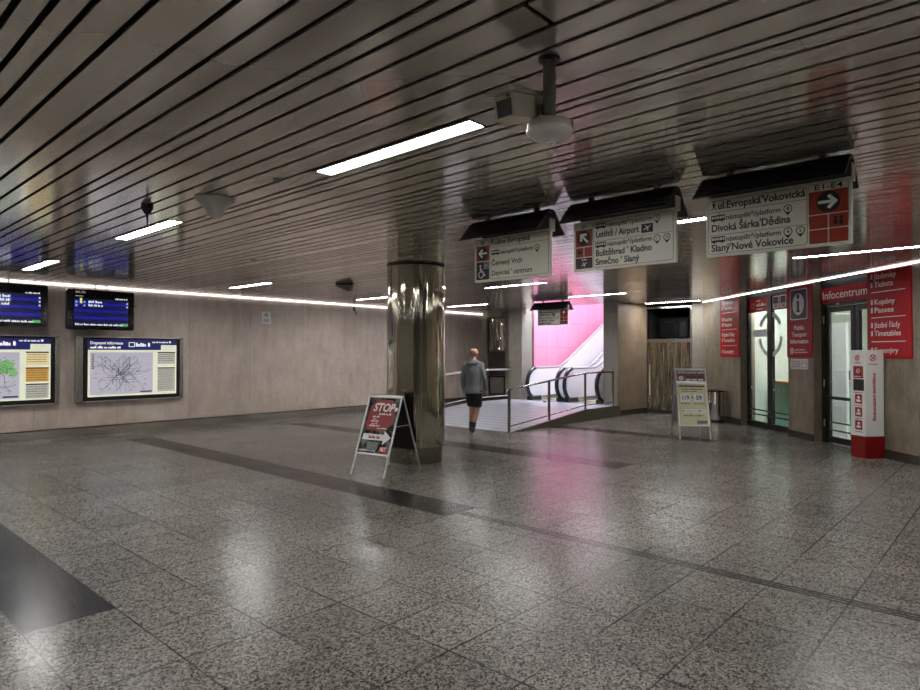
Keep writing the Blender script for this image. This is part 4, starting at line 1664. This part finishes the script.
# door
d1 = wthing('door_1', 'dark framed glass door of the info centre', 'door', 0, 0, 0)
del d1['category']
struct(d1)
b = BM()
box(b, (4.84, y0, 0), (4.95, y1, WZ))
box(b, (6.24, y0, 0), (6.35, y1, WZ))
box(b, (4.95, y0, 2.56), (6.24, y1, WZ))
from_bm('door_frame', b, M_DKFRAME, d1)
for (xa, xb), hs in (((4.955, 5.74), 1), ((5.79, 6.235), 0)):
    leaf = BM()
    ya, yb = y0 + 0.015, y0 + 0.075
    st = 0.085
    box(leaf, (xa, ya, 0.02), (xa + st, yb, 2.55))
    box(leaf, (xb - st, ya, 0.02), (xb, yb, 2.55))
    box(leaf, (xa + st, ya, 2.45), (xb - st, yb, 2.55))
    box(leaf, (xa + st, ya, 0.02), (xb - st, yb, 0.13))
    L = from_bm('door_leaf', leaf, M_DKFRAME, d1)
    B('glass_pane', (xa + st, ya + 0.025, 0.13), (xb - st, ya + 0.033, 2.45), M_GLASS, L)
    b = BM()
    box(b, (xa + 0.03, ya - 0.05, 0.83), (xb - 0.02, ya - 0.02, 0.885))
    box(b, (xa + 0.05, ya - 0.02, 0.84), (xa + 0.08, ya, 0.875))
    box(b, (xb - 0.08, ya - 0.02, 0.84), (xb - 0.05, ya, 0.875))
    if hs:
        box(b, (xb - 0.05, ya - 0.05, 0.50), (xb - 0.02, ya - 0.02, 0.83))
    from_bm('push_bar', b, M_DKFRAME, L)
    b = BM()
    for z in (0.24, 0.385):
        box(b, (xa + st, ya - 0.01, z), (xb - st, ya + 0.01, z + 0.028))
    from_bm('guard_bar', b, M_RAIL, L)
    if hs:
        for z in (0.3, 1.05, 2.25):
            b = BM()
            tube(b, [(xa - 0.02, ya - 0.03, z), (xa - 0.02, ya - 0.03, z + 0.14)], 0.013, 8)
            from_bm('hinge', b, M_ALU, L)
b = BM()
box(b, (5.30, y0 - 0.012, 2.58), (5.36, y0, 2.605))
from_bm('door_sensor', b, M_WHITE, d1)

# info centre interior
RW0, RW1, RD = 1.7, 7.6, 3.6
struct(wr('floor_info', (RW0, TH, -0.1), (RW1, RD, 0.0), mat('info floor', (0.42, 0.42, 0.39, 1), 0.3)))
struct(wr('wall_info_back', (RW0, RD, -0.1), (RW1, RD + 0.1, 3.1), M_ROOMW))
struct(wr('wall_info_left', (RW0 - 0.1, TH, -0.1), (RW0, RD, 3.1), M_ROOMW))
struct(wr('wall_info_right', (RW1, TH, -0.1), (RW1 + 0.1, RD, 3.1), M_ROOMW))
struct(wr('ceiling_info', (RW0, TH, 3.0), (RW1, RD, 3.1), M_ROOMW))
lm = mat('info lamp', (0.9, 0.9, 0.9, 1), 0.5, emit=(0.95, 1.0, 0.96, 1), estr=48.0)
for q, lb in ((2.0, 'ceiling lamp inside the shop behind the ringed window'), (4.9, 'ceiling lamp inside the shop behind the glass door')):
    t = wthing('shop_lamp', lb, 'lamp', q, 0.42, 3.0)
    B('diffuser', (0, 0, -0.03), (1.2, 0.22, -0.0005), lm, t)
t = wthing('service_counter', 'mint green counter with wooden top behind the shop window', 'counter', 1.95, 0.75, 0)
B('counter_front', (0, 0, 0), (1.6, 0.55, 1.0), M_MINT, t)
B('counter_top', (-0.02, -0.05, 1.0), (1.62, 0.6, 1.045), M_WOOD, t, 0.006)
t = wthing('service_counter', 'mint green counter behind the glass door', 'counter', 2.75, 1.95, 0)
B('counter_front', (0, 0, 0), (1.3, 0.5, 1.0), M_MINT, t)
B('counter_top', (-0.02, -0.04, 1.0), (1.32, 0.54, 1.04), M_WOOD, t, 0.006)
t = wthing('partition_screen', 'pale glass partition standing just inside the glass door', 'partition', 3.66, 0.95, 0)
B('panel', (0, 0, 0.0), (0.74, 0.05, 2.3), mat('pale partition', (0.82, 0.84, 0.85, 1), 0.4), t)
t = wthing('notice_rack', 'small rack with coloured leaflets inside the glass door', 'rack', 2.85, 1.98, 1.04)
B('rack_back', (0, 0.1, 0), (0.3, 0.13, 0.5), M_WHITE, t)
for i, cm in enumerate((M_NAVY, M_RED, M_YEL)):
    B('leaflet', (0.02 + i * 0.095, 0.06, 0.05), (0.10 + i * 0.095, 0.1, 0.26), cm, t)

# ------------------------------------------------------------------ sanitiser kiosk
KA = math.atan2(0.23, 0.19)
kc = Vector((11.79, 1.97, 0))
t = thing('sanitiser_kiosk', 'white and red hand sanitiser column beside the glass door', 'kiosk', kc, R(-38.5))
# local x along the right face, y along the left face (away from the viewer)
KW, KD, KH = 0.345, 0.30, 1.735
B('red_base', (0, 0, 0), (KW, KD, 0.35), mat('kiosk red', rgb(128, 20, 18), 0.4, spec=0.3), t, 0.004)
B('white_body', (0, 0, 0.35), (KW, KD, KH), M_WHITE, t, 0.004)
b = BM()
rot = Matrix.Rotation(R(-90), 4, 'Y')
mt = Matrix.Translation((KW * 0.56, -0.001, 0.60)) @ Matrix.Rotation(R(-90), 4, 'Y')
text_bm(b, 'Bezkontaktní dezinfekce', 0, 0, 0.085, 0, width=0.76, bold=0.02, mtx=mt)
from_bm('lettering', b, M_RED, t)
b = BM()
logo(b, KW * 0.42, 1.61, 0.06, -0.001)
scribble(b, KW * 0.2, 1.50, 0.17, 0.018, -0.001, 4)
from_bm('logo', b, M_RED, t)
# left face lies at x=0, facing -x; author facing -y then turn
ml = Matrix.Translation((-0.001, KD, 0)) @ Matrix.Rotation(R(-90), 4, 'Z')
b = BM()
logo(b, KD * 0.5, 1.61, 0.05, 0)
scribble(b, KD * 0.3, 1.52, 0.14, 0.016, 0, 8)
for v in b.verts:
    v.co = ml @ v.co
from_bm('logo', b, M_RED, t)
b = BM()
for z0 in (0.42 + 0.03, 0.63 + 0.03, 0.84 + 0.03):
    e = box(BM(), (KD * 0.32, -0.0015, z0), (KD * 0.32 + 0.145, 0, z0 + 0.15), ml)
    from_bm('red_icon', e, M_REDDK, t)
    scribble(b, KD * 0.3, z0 - 0.04, 0.16, 0.014, 0, int(z0 * 100))
from_bm('red_icon', box(BM(), (KD * 0.22, -0.0015, 1.28), (KD * 0.22 + 0.20, 0, 1.475), ml), M_REDDK, t)
scribble(b, KD * 0.25, 1.04, 0.18, 0.02, 0, 21)
for v in b.verts:
    v.co = ml @ v.co
from_bm('lettering', b, M_REDDK, t)
b = BM()
for z0 in (0.45, 0.66, 0.87):
    disc(b, KD * 0.32 + 0.075, z0 + 0.10, 0.025, -0.003, -0.0015, 14)
    box(b, (KD * 0.32 + 0.03, -0.003, z0 + 0.03), (KD * 0.32 + 0.115, -0.0015, z0 + 0.065))
ring(b, KD * 0.22 + 0.1, 1.40, 0.025, 0.035, -0.003, -0.0015)
scribble(b, KD * 0.25, 1.30, 0.15, 0.02, -0.0015, 5)
for v in b.verts:
    v.co = ml @ v.co
from_bm('white_icon', b, M_WTXT, t)
b = BM()
box(b, (KD * 0.22, -0.004, 1.08), (KD * 0.22 + 0.215, 0, 1.265))
for v in b.verts:
    v.co = ml @ v.co
from_bm('dispenser_opening', b, M_BLACK, t)


# ------------------------------------------------------------------ pavement boards
def a_board(name, label, c, ang, wd, sp, H, zlow):
    t = thing(name, label, 'A-board', (c[0], c[1], 0), R(ang))
    hs = sp / 2
    L = math.hypot(hs, H)
    lean = math.atan2(hs, H)
    up = Vector((0, hs, H)).normalized()
    for sgn, nm in ((-1, 'front'), (1, 'back')):
        for sx in (-1, 1):
            b = BM()
            x = sx * (wd / 2 - 0.012)
            tube(b, [(x, sgn * hs, 0.0), (x, sgn * 0.012, H)], 0.013, 8)
            o = from_bm('leg', b, M_ALU, t, smooth=True)
    b = BM()
    tube(b, [(-wd / 2, 0, H), (wd / 2, 0, H)], 0.018, 8)
    from_bm('top_hinge', b, M_ALU, t, smooth=True)
    for sx in (-1, 1):
        b = BM()
        zz = H * 0.62
        q = hs * (1 - zz / H)
        tube(b, [(sx * (wd / 2 - 0.012), -q, zz), (sx * (wd / 2 - 0.012), q, zz)], 0.006, 6)
        from_bm('brace', b, M_ALU, t)
    # lean frames; local z runs up the slope
    def panel(nm, sgn, x0, z0, x1, z1, y0, y1, m, bmx=None):
        b = bmx or box(BM(), (x0, y0, z0), (x1, y1, z1))
        rot = (-lean if sgn < 0 else lean, 0, 0 if sgn < 0 else 0)
        return from_bm(nm, b, m, t, loc=(0, sgn * hs, 0), rot=rot)
    return t, panel, L


t, panel, L = a_board('stop_board', 'leaning STOP poster board with white arrow before the pillar', (5.94, 6.82), -79.3, 0.60, 0.854, 1.07, 0.28)
z0, z1 = 0.315, L - 0.02
hw = 0.287
M_POST = NB('dark photographic poster')
n1 = M_POST.noise(7, 3)
n2 = M_POST.noise(15, 4)
M_POST.out('Base Color', M_POST.mix(M_POST.rng(n1, 0.45, 0.72, 0, 1), (0.012, 0.014, 0.013, 1), M_POST.mix(n2, (0.10, 0.13, 0.10, 1), (0.42, 0.42, 0.38, 1))))
M_POST.out('Roughness', 0.22)
M_POST = M_POST.m
panel('poster', -1, -hw, z0, hw, z1, -0.006, 0.004, M_POST)
b = BM()
frame_rect(b, -hw - 0.012, z0 - 0.02, hw + 0.012, z1 + 0.015, 0.024, -0.016, -0.006)
panel('snap_frame', -1, 0, 0, 0, 0, 0, 0, M_ALU, b)
panel('back_panel', 1, -hw, z0, hw, z1, -0.004, 0.006, M_BLACK)
PH = z1 - z0
b = BM()
poly(b, [(-0.20, z0 + PH * 0.40), (0.10, z0 + PH * 0.40), (0.225, z0 + PH * 0.52), (0.245, z0 + PH * 0.80), (0.14, z0 + PH * 0.95), (-0.12, z0 + PH * 0.95), (-0.225, z0 + PH * 0.82), (-0.24, z0 + PH * 0.52)], -0.009, -0.006)
panel('red_octagon', -1, 0, 0, 0, 0, 0, 0, mat('poster red', rgb(150, 44, 38), 0.35), b)
b = BM()
text_bm(b, 'STOP', -0.17, z0 + PH * 0.745, 0.165, -0.009, width=0.38, bold=0.03, shear=0.2)
scribble(b, -0.09, z0 + PH * 0.875, 0.1, 0.025, -0.009, 2)
scribble(b, -0.05, z0 + PH * 0.68, 0.24, 0.028, -0.009, 3)
for i, (xx, ww) in enumerate(((-0.15, 0.12), (-0.13, 0.08), (-0.16, 0.15), (-0.14, 0.1), (-0.17, 0.18), (-0.03, 0.18))):
    scribble(b, xx, z0 + PH * (0.63 - 0.04 * i), ww, 0.02 if i % 2 else 0.028, -0.009, 10 + i)
disc(b, 0.235, z0 + PH * 0.79, 0.028, -0.011, -0.009, 12)
panel('poster_lettering', -1, 0, 0, 0, 0, 0, 0, M_WTXT, b)
b = BM()
zc = z0 + PH * 0.275
poly(b, [(-0.235, zc - 0.035), (0.13, zc - 0.035), (0.13, zc - 0.095), (0.255, zc + 0.01), (0.13, zc + 0.105), (0.13, zc + 0.05), (-0.235, zc + 0.05)], -0.012, -0.008)
panel('white_arrow', -1, 0, 0, 0, 0, 0, 0, M_WTXT, b)
b = BM()
scribble(b, -0.13, zc - 0.015, 0.2, 0.045, -0.012, 6)
box(b, (0.10, -0.009, z0 + 0.025), (0.235, -0.006, z0 + PH * 0.125))
panel('red_print', -1, 0, 0, 0, 0, 0, 0, M_RED, b)
b = BM()
box(b, (-0.13, -0.009, z0 + PH * 0.07), (0.06, -0.006, z0 + PH * 0.2))
panel('grey_picture', -1, 0, 0, 0, 0, 0, 0, mat('poster grey', (0.2, 0.2, 0.2, 1), 0.3), b)
b = BM()
text_bm(b, 'NLT', 0.115, z0 + 0.045, 0.075, -0.009, width=0.105, bold=0.03, shear=0.2)
scribble(b, -0.26, z0 + 0.03, 0.3, 0.022, -0.009, 8)
panel('small_print', -1, 0, 0, 0, 0, 0, 0, M_WTXT, b)

t, panel, L = a_board('information_board', 'leaning cream fare poster board before the mirror panel', (12.64, 5.15), -56, 0.60, 0.90, 1.36, 0.2)
z0, z1 = 0.27, L - 0.02
hw = 0.285
PH = z1 - z0
hz = z0 + PH * 0.77
panel('poster', -1, -hw, z0, hw, hz - 0.012, -0.006, 0.004, mat('fare poster cream', rgb(205, 203, 150), 0.35))
panel('header_board', -1, -hw, hz + 0.012, hw, z1, -0.006, 0.004, mat('header maroon', rgb(112, 30, 34), 0.35))
b = BM()
frame_rect(b, -hw - 0.014, z0 - 0.02, hw + 0.014, hz, 0.03, -0.016, -0.006)
panel('snap_frame', -1, 0, 0, 0, 0, 0, 0, M_TRIM, b)
b = BM()
frame_rect(b, -hw - 0.014, hz, hw + 0.014, z1 + 0.015, 0.024, -0.016, -0.006)
panel('snap_frame', -1, 0, 0, 0, 0, 0, 0, M_ALU, b)
panel('back_panel', 1, -hw, z0, hw, z1, -0.004, 0.006, M_ALU)
b = BM()
text_bm(b, 'Infocentrum', -0.25, hz + 0.19, 0.09, -0.006, width=0.5, bold=0.01)
disc(b, -0.19, hz + 0.09, 0.05, -0.008, -0.006, 18)
for i in range(3):
    box(b, (-0.1 + i * 0.12, -0.008, hz + 0.045), (-0.005 + i * 0.12, -0.006, hz + 0.075))
panel('header_lettering', -1, 0, 0, 0, 0, 0, 0, M_WTXT, b)
b = BM()
for i in range(3):
    box(b, (-0.1 + i * 0.12, -0.008, hz + 0.08), (-0.005 + i * 0.12, -0.006, hz + 0.135))
text_bm(b, 'i', -0.19, hz + 0.06, 0.085, -0.008, 'CENTER', bold=0.03)
text_bm(b, '119', -0.135, z0 + PH * 0.455, 0.125, -0.009, 'CENTER', width=0.13, bold=0.03)
text_bm(b, '59', 0.125, z0 + PH * 0.455, 0.125, -0.009, 'CENTER', width=0.11, bold=0.03)
box(b, (0.06, -0.008, z0 + 0.035), (0.25, -0.006, z0 + 0.095))
panel('navy_print', -1, 0, 0, 0, 0, 0, 0, M_NAVY, b)
b = BM()
for xx in (-0.135, 0.125):
    box(b, (xx - 0.095, -0.009, z0 + PH * 0.42), (xx + 0.095, -0.006, z0 + PH * 0.565))
box(b, (-0.23, -0.009, z0 + PH * 0.225), (0.25, -0.006, z0 + PH * 0.285))
panel('white_box', -1, 0, 0, 0, 0, 0, 0, M_WTXT, b)
b = BM()
box(b, (-0.24, -0.009, z0 + PH * 0.685), (0.25, -0.006, z0 + PH * 0.715))
panel('purple_strip', -1, 0, 0, 0, 0, 0, 0, mat('strip purple', rgb(92, 40, 66), 0.4), b)
b = BM()
scribble(b, -0.2, z0 + PH * 0.635, 0.4, 0.035, -0.006, 1)
scribble(b, -0.2, z0 + PH * 0.60, 0.3, 0.022, -0.006, 2)
scribble(b, -0.22, z0 + PH * 0.375, 0.18, 0.03, -0.006, 3)
scribble(b, 0.03, z0 + PH * 0.375, 0.2, 0.03, -0.006, 4)
box(b, (-0.02, -0.008, z0 + PH * 0.485), (0.02, -0.006, z0 + PH * 0.51))
scribble(b, -0.19, z0 + PH * 0.16, 0.38, 0.035, -0.006, 5)
box(b, (-0.2, -0.0105, z0 + PH * 0.25), (0.22, -0.009, z0 + PH * 0.256))
disc(b, -0.2, z0 + PH * 0.253, 0.018, -0.0105, -0.009, 10)
disc(b, 0.12, z0 + PH * 0.253, 0.018, -0.0105, -0.009, 10)
panel('olive_print', -1, 0, 0, 0, 0, 0, 0, mat('olive ink', rgb(90, 82, 30), 0.5), b)

# ------------------------------------------------------------------ waste bin
t = thing('waste_bin', 'round steel slatted waste bin behind the leaning fare board', 'bin', (15.72, 5.76, 0))
b = BM()
lathe(b, [(0.19, 0.0), (0.205, 0.02), (0.205, 0.06)], 32)
from_bm('bin_base', b, M_BLACK, t, smooth=True)
b = BM()
lathe(b, [(0.185, 0.06), (0.185, 0.74)], 32)
from_bm('inner_drum', b, M_HOOD, t, smooth=True)
b = BM()
n = 26
for i in range(n):
    a = 2 * PI * i / n
    box(b, (0.186, -0.017, 0.06), (0.202, 0.017, 0.74), Matrix.Rotation(a, 4, 'Z'))
from_bm('slat', b, M_MIRROR, t)
b = BM()
lathe(b, [(0.21, 0.74), (0.212, 0.75), (0.212, 0.775), (0.15, 0.785), (0.13, 0.76), (0.1, 0.755)], 32)
from_bm('bin_rim', b, M_BLACK, t, smooth=True)


# ------------------------------------------------------------------ walking man, seen from behind
def remesh(bm, voxel, smooth_it, name, m, parent):
    bmesh.ops.recalc_face_normals(bm, faces=bm.faces)
    me = bpy.data.meshes.new('tmp')
    bm.to_mesh(me)
    bm.free()
    o = bpy.data.objects.new('tmp', me)
    COL.objects.link(o)
    r = o.modifiers.new('r', 'REMESH')
    r.mode = 'VOXEL'
    r.voxel_size = voxel
    s = o.modifiers.new('s', 'SMOOTH')
    s.iterations = smooth_it
    s.factor = 0.5
    bpy.context.view_layer.update()
    dg = bpy.context.evaluated_depsgraph_get()
    out = bpy.data.meshes.new_from_object(o.evaluated_get(dg))
    bpy.data.objects.remove(o)
    bpy.data.meshes.remove(me)
    out.name = name
    out.materials.clear()
    out.materials.append(m)
    for p in out.polygons:
        p.use_smooth = True
    return new_obj(name, out, parent)


def limb(bm, pts, rs, n=14):
    tube(bm, pts, rs, n)
    for p, r in zip(pts, rs):
        ellipsoid(bm, p, (r, r, r), 14, 8)


def loft(bm, secs, n=24):
    """elliptical sections (cx, cy, z, rx, ry)"""
    rings = []
    for cx, cy, z, rx, ry in secs:
        rings.append([bm.verts.new((cx + rx * math.cos(2 * PI * k / n), cy + ry * math.sin(2 * PI * k / n), z)) for k in range(n)])
    for a, b in zip(rings, rings[1:]):
        for k in range(n):
            bm.faces.new([a[k], a[(k + 1) % n], b[(k + 1) % n], b[k]])
    bm.faces.new(rings[0][::-1])
    bm.faces.new(rings[-1])


M_SKIN = mat('skin', rgb(190, 146, 122), 0.5, noise=0.08, nscale=14)
M_HOODIE = mat('grey melange knit', rgb(124, 128, 131), 0.9, noise=0.22, nscale=45, bump=0.25, bscale=12)
M_SHORTS = mat('black shorts cloth', (0.009, 0.009, 0.010, 1), 0.8)
M_SHOE = mat('black shoe', (0.012, 0.012, 0.013, 1), 0.5)
M_SOLE = mat('grey sole', (0.5, 0.5, 0.5, 1), 0.6)

man = thing('person', 'bald person in grey hoodie and black shorts walking away up the ramp', 'person', (10.03, 8.73, 0), R(33 - 90))
# person frame: x right, y forward, z up
hipR, hipL = (0.09, 0.0, 0.90), (-0.09, 0.0, 0.90)
kneeR, ankR = (0.07, 0.035, 0.49), (-0.005, -0.10, 0.095)
kneeL, ankL = (-0.05, 0.10, 0.50), (-0.075, 0.14, 0.10)
shR, elR, wrR = (0.175, 0.0, 1.44), (0.235, -0.05, 1.16), (0.272, 0.03, 0.925)
shL, elL, wrL = (-0.175, 0.0, 1.44), (-0.225, -0.03, 1.16), (-0.23, 0.07, 0.925)
bm = BM()
loft(bm, [(0, 0, 0.84, 0.14, 0.10), (0, 0, 0.95, 0.165, 0.115), (0, 0, 1.08, 0.145, 0.10), (0, 0, 1.28, 0.17, 0.115), (0, 0, 1.42, 0.17, 0.10), (0, 0, 1.50, 0.075, 0.065), (0, 0.005, 1.57, 0.057, 0.06)])
for hip, knee, ank in ((hipR, kneeR, ankR), (hipL, kneeL, ankL)):
    K, A = Vector(knee), Vector(ank)
    calf = K.lerp(A, 0.3) + Vector((0, -0.02, 0))
    limb(bm, [hip, tuple(Vector(hip).lerp(K, .5)), knee, tuple(calf), tuple(K.lerp(A, .7)), ank], [0.092, 0.074, 0.056, 0.057, 0.042, 0.037])
    limb(bm, [ank, (A.x, A.y + 0.06, 0.06), (A.x + 0.01, A.y + 0.15, 0.04)], [0.038, 0.036, 0.03])
for sh, el, wr_, sd in ((shR, elR, wrR, 1), (shL, elL, wrL, -1)):
    E_, Wv = Vector(el), Vector(wr_)
    limb(bm, [sh, tuple(Vector(sh).lerp(E_, .5)), el, tuple(E_.lerp(Wv, .35)), wr_], [0.055, 0.047, 0.038, 0.038, 0.027])
    # palm and five fingers, relaxed curl
    d = (Wv - E_).normalized()
    pc = Wv + d * 0.05
    limb(bm, [tuple(Wv), tuple(Wv + d * 0.03 + Vector((0, 0.0, 0))), tuple(Wv + d * 0.085)], [0.024, 0.027, 0.024])
    for j, (off, ln) in enumerate(((0.028, 0.070), (0.010, 0.078), (-0.009, 0.073), (-0.027, 0.058))):
        b0 = Wv + d * 0.08 + Vector((0, off, 0))
        b1 = b0 + d * ln * 0.45 + Vector((-sd * 0.004, 0, 0))
        b2 = b1 + d * ln * 0.3 + Vector((-sd * 0.013, 0, 0))
        b3 = b2 + d * ln * 0.22 + Vector((-sd * 0.016, 0, 0))
        limb(bm, [tuple(b0), tuple(b1), tuple(b2), tuple(b3)], [0.0105, 0.0098, 0.009, 0.008], 8)
    t0 = Wv + d * 0.02 + Vector((0, 0.024, 0))
    t1 = t0 + d * 0.032 + Vector((-sd * 0.006, 0.024, 0))
    t2 = t1 + d * 0.028 + Vector((-sd * 0.008, 0.008, 0))
    limb(bm, [tuple(t0), tuple(t1), tuple(t2)], [0.013, 0.0115, 0.0095], 8)
# neck and head, turned a little to the right
HC = Vector((0.005, 0.03, 1.675))
hr = Matrix.Rotation(R(-18), 4, 'Z')


def hp(x, y, z):
    return HC + (hr @ Vector((x, y, z)))


limb(bm, [(0, 0.0, 1.50), (0.0, 0.012, 1.60)], [0.06, 0.056])
ellipsoid(bm, HC + Vector((0, 0, 0.02)), (0.086, 0.107, 0.100), 24, 16, hr)
ellipsoid(bm, hp(0, -0.02, 0.03), (0.084, 0.095, 0.088), 24, 16, hr)
ellipsoid(bm, hp(0, 0.045, -0.05), (0.062, 0.056, 0.068), 20, 12, hr)
ellipsoid(bm, hp(0, 0.085, -0.095), (0.024, 0.018, 0.018), 12, 8, hr)
limb(bm, [tuple(hp(0, 0.092, 0.012)), tuple(hp(0, 0.112, -0.028))], [0.009, 0.014], 8)
ellipsoid(bm, hp(0, 0.092, -0.064), (0.024, 0.01, 0.008), 12, 8, hr)
for sx in (-1, 1):
    ellipsoid(bm, hp(sx * 0.088, -0.005, -0.012), (0.010, 0.02, 0.033), 12, 10, hr)
    ellipsoid(bm, hp(sx * 0.032, 0.083, 0.03), (0.024, 0.012, 0.008), 10, 8, hr)
body = remesh(bm, 0.0055, 3, 'body', M_SKIN, man)
for sx in (-1, 1):
    b = BM()
    ellipsoid(b, hp(sx * 0.031, 0.083, 0.012), (0.011, 0.010, 0.008), 12, 8, hr)
    from_bm('eye', b, M_WTXT, man, smooth=True)
# hoodie with hood, sleeves
bm = BM()
loft(bm, [(0, 0, 0.835, 0.182, 0.150), (0, 0, 0.87, 0.184, 0.152), (0, 0, 1.0, 0.168, 0.132), (0, -0.005, 1.15, 0.166, 0.130), (0, -0.008, 1.3, 0.186, 0.138), (0, -0.005, 1.42, 0.19, 0.122), (0, 0, 1.475, 0.14, 0.1), (0, 0.0, 1.535, 0.08, 0.078)])
for sh, el, wr_ in ((shR, elR, wrR), (shL, elL, wrL)):
    E_, Wv = Vector(el), Vector(wr_)
    limb(bm, [(sh[0] * 0.85, sh[1], sh[2] + 0.0), tuple(Vector(sh).lerp(E_, .5)), el, tuple(E_.lerp(Wv, .5)), tuple(E_.lerp(Wv, .97))], [0.074, 0.062, 0.053, 0.048, 0.038])
ellipsoid(bm, (0, -0.085, 1.475), (0.115, 0.06, 0.05), 20, 12)
ellipsoid(bm, (0, -0.06, 1.525), (0.10, 0.065, 0.03), 20, 12)
limb(bm, [(-0.1, -0.05, 1.51), (-0.085, 0.05, 1.5), (0.0, 0.09, 1.47), (0.085, 0.05, 1.5), (0.1, -0.05, 1.51)], [0.03, 0.026, 0.022, 0.026, 0.03])
remesh(bm, 0.011, 3, 'hoodie', M_HOODIE, man)
# shorts
bm = BM()
loft(bm, [(0, 0, 0.80, 0.165, 0.125), (0, 0, 0.90, 0.165, 0.128), (0, 0, 0.98, 0.155, 0.115)])
for hip, knee, ox in ((hipR, kneeR, 0.0), (hipL, kneeL, 0.0)):
    K = Vector(knee)
    Hh = Vector(hip)
    e = Hh.lerp(K, 0.86)
    loft(bm, [(e.x, e.y, e.z, 0.094, 0.1), (Hh.lerp(K, .5).x, Hh.lerp(K, .5).y, Hh.lerp(K, .5).z, 0.098, 0.108), (Hh.x * .95, Hh.y, Hh.z, 0.098, 0.12)])
remesh(bm, 0.011, 2, 'shorts', M_SHORTS, man)
# socks and shoes
for ank, knee in ((ankR, kneeR), (ankL, kneeL)):
    A, K = Vector(ank), Vector(knee)
    bm = BM()
    limb(bm, [tuple(A), tuple(A.lerp(K, 0.3))], [0.044, 0.049])
    remesh(bm, 0.009, 1, 'sock', M_SHORTS, man)
    bm = BM()
    z = 0.0
    limb(bm, [(A.x, A.y - 0.045, z + 0.06), (A.x, A.y + 0.02, z + 0.062), (A.x + 0.01, A.y + 0.10, z + 0.048), (A.x + 0.015, A.y + 0.17, z + 0.038)], [0.045, 0.046, 0.045, 0.036])
    limb(bm, [(A.x, A.y - 0.02, z + 0.09), (A.x, A.y + 0.03, z + 0.085)], [0.05, 0.045])
    remesh(bm, 0.009, 1, 'shoe', M_SHOE, man)
    b = BM()
    pts = []
    for i in range(24):
        a = 2 * PI * i / 24
        yy = A.y + 0.065 + 0.145 * math.sin(a)
        pts.append((A.x + 0.006 + (0.046 + 0.006 * math.sin(a)) * math.cos(a), yy))
    prism(b, pts, 0.0, 0.026)
    from_bm('sole', b, M_SOLE, man, bevel=0.004)
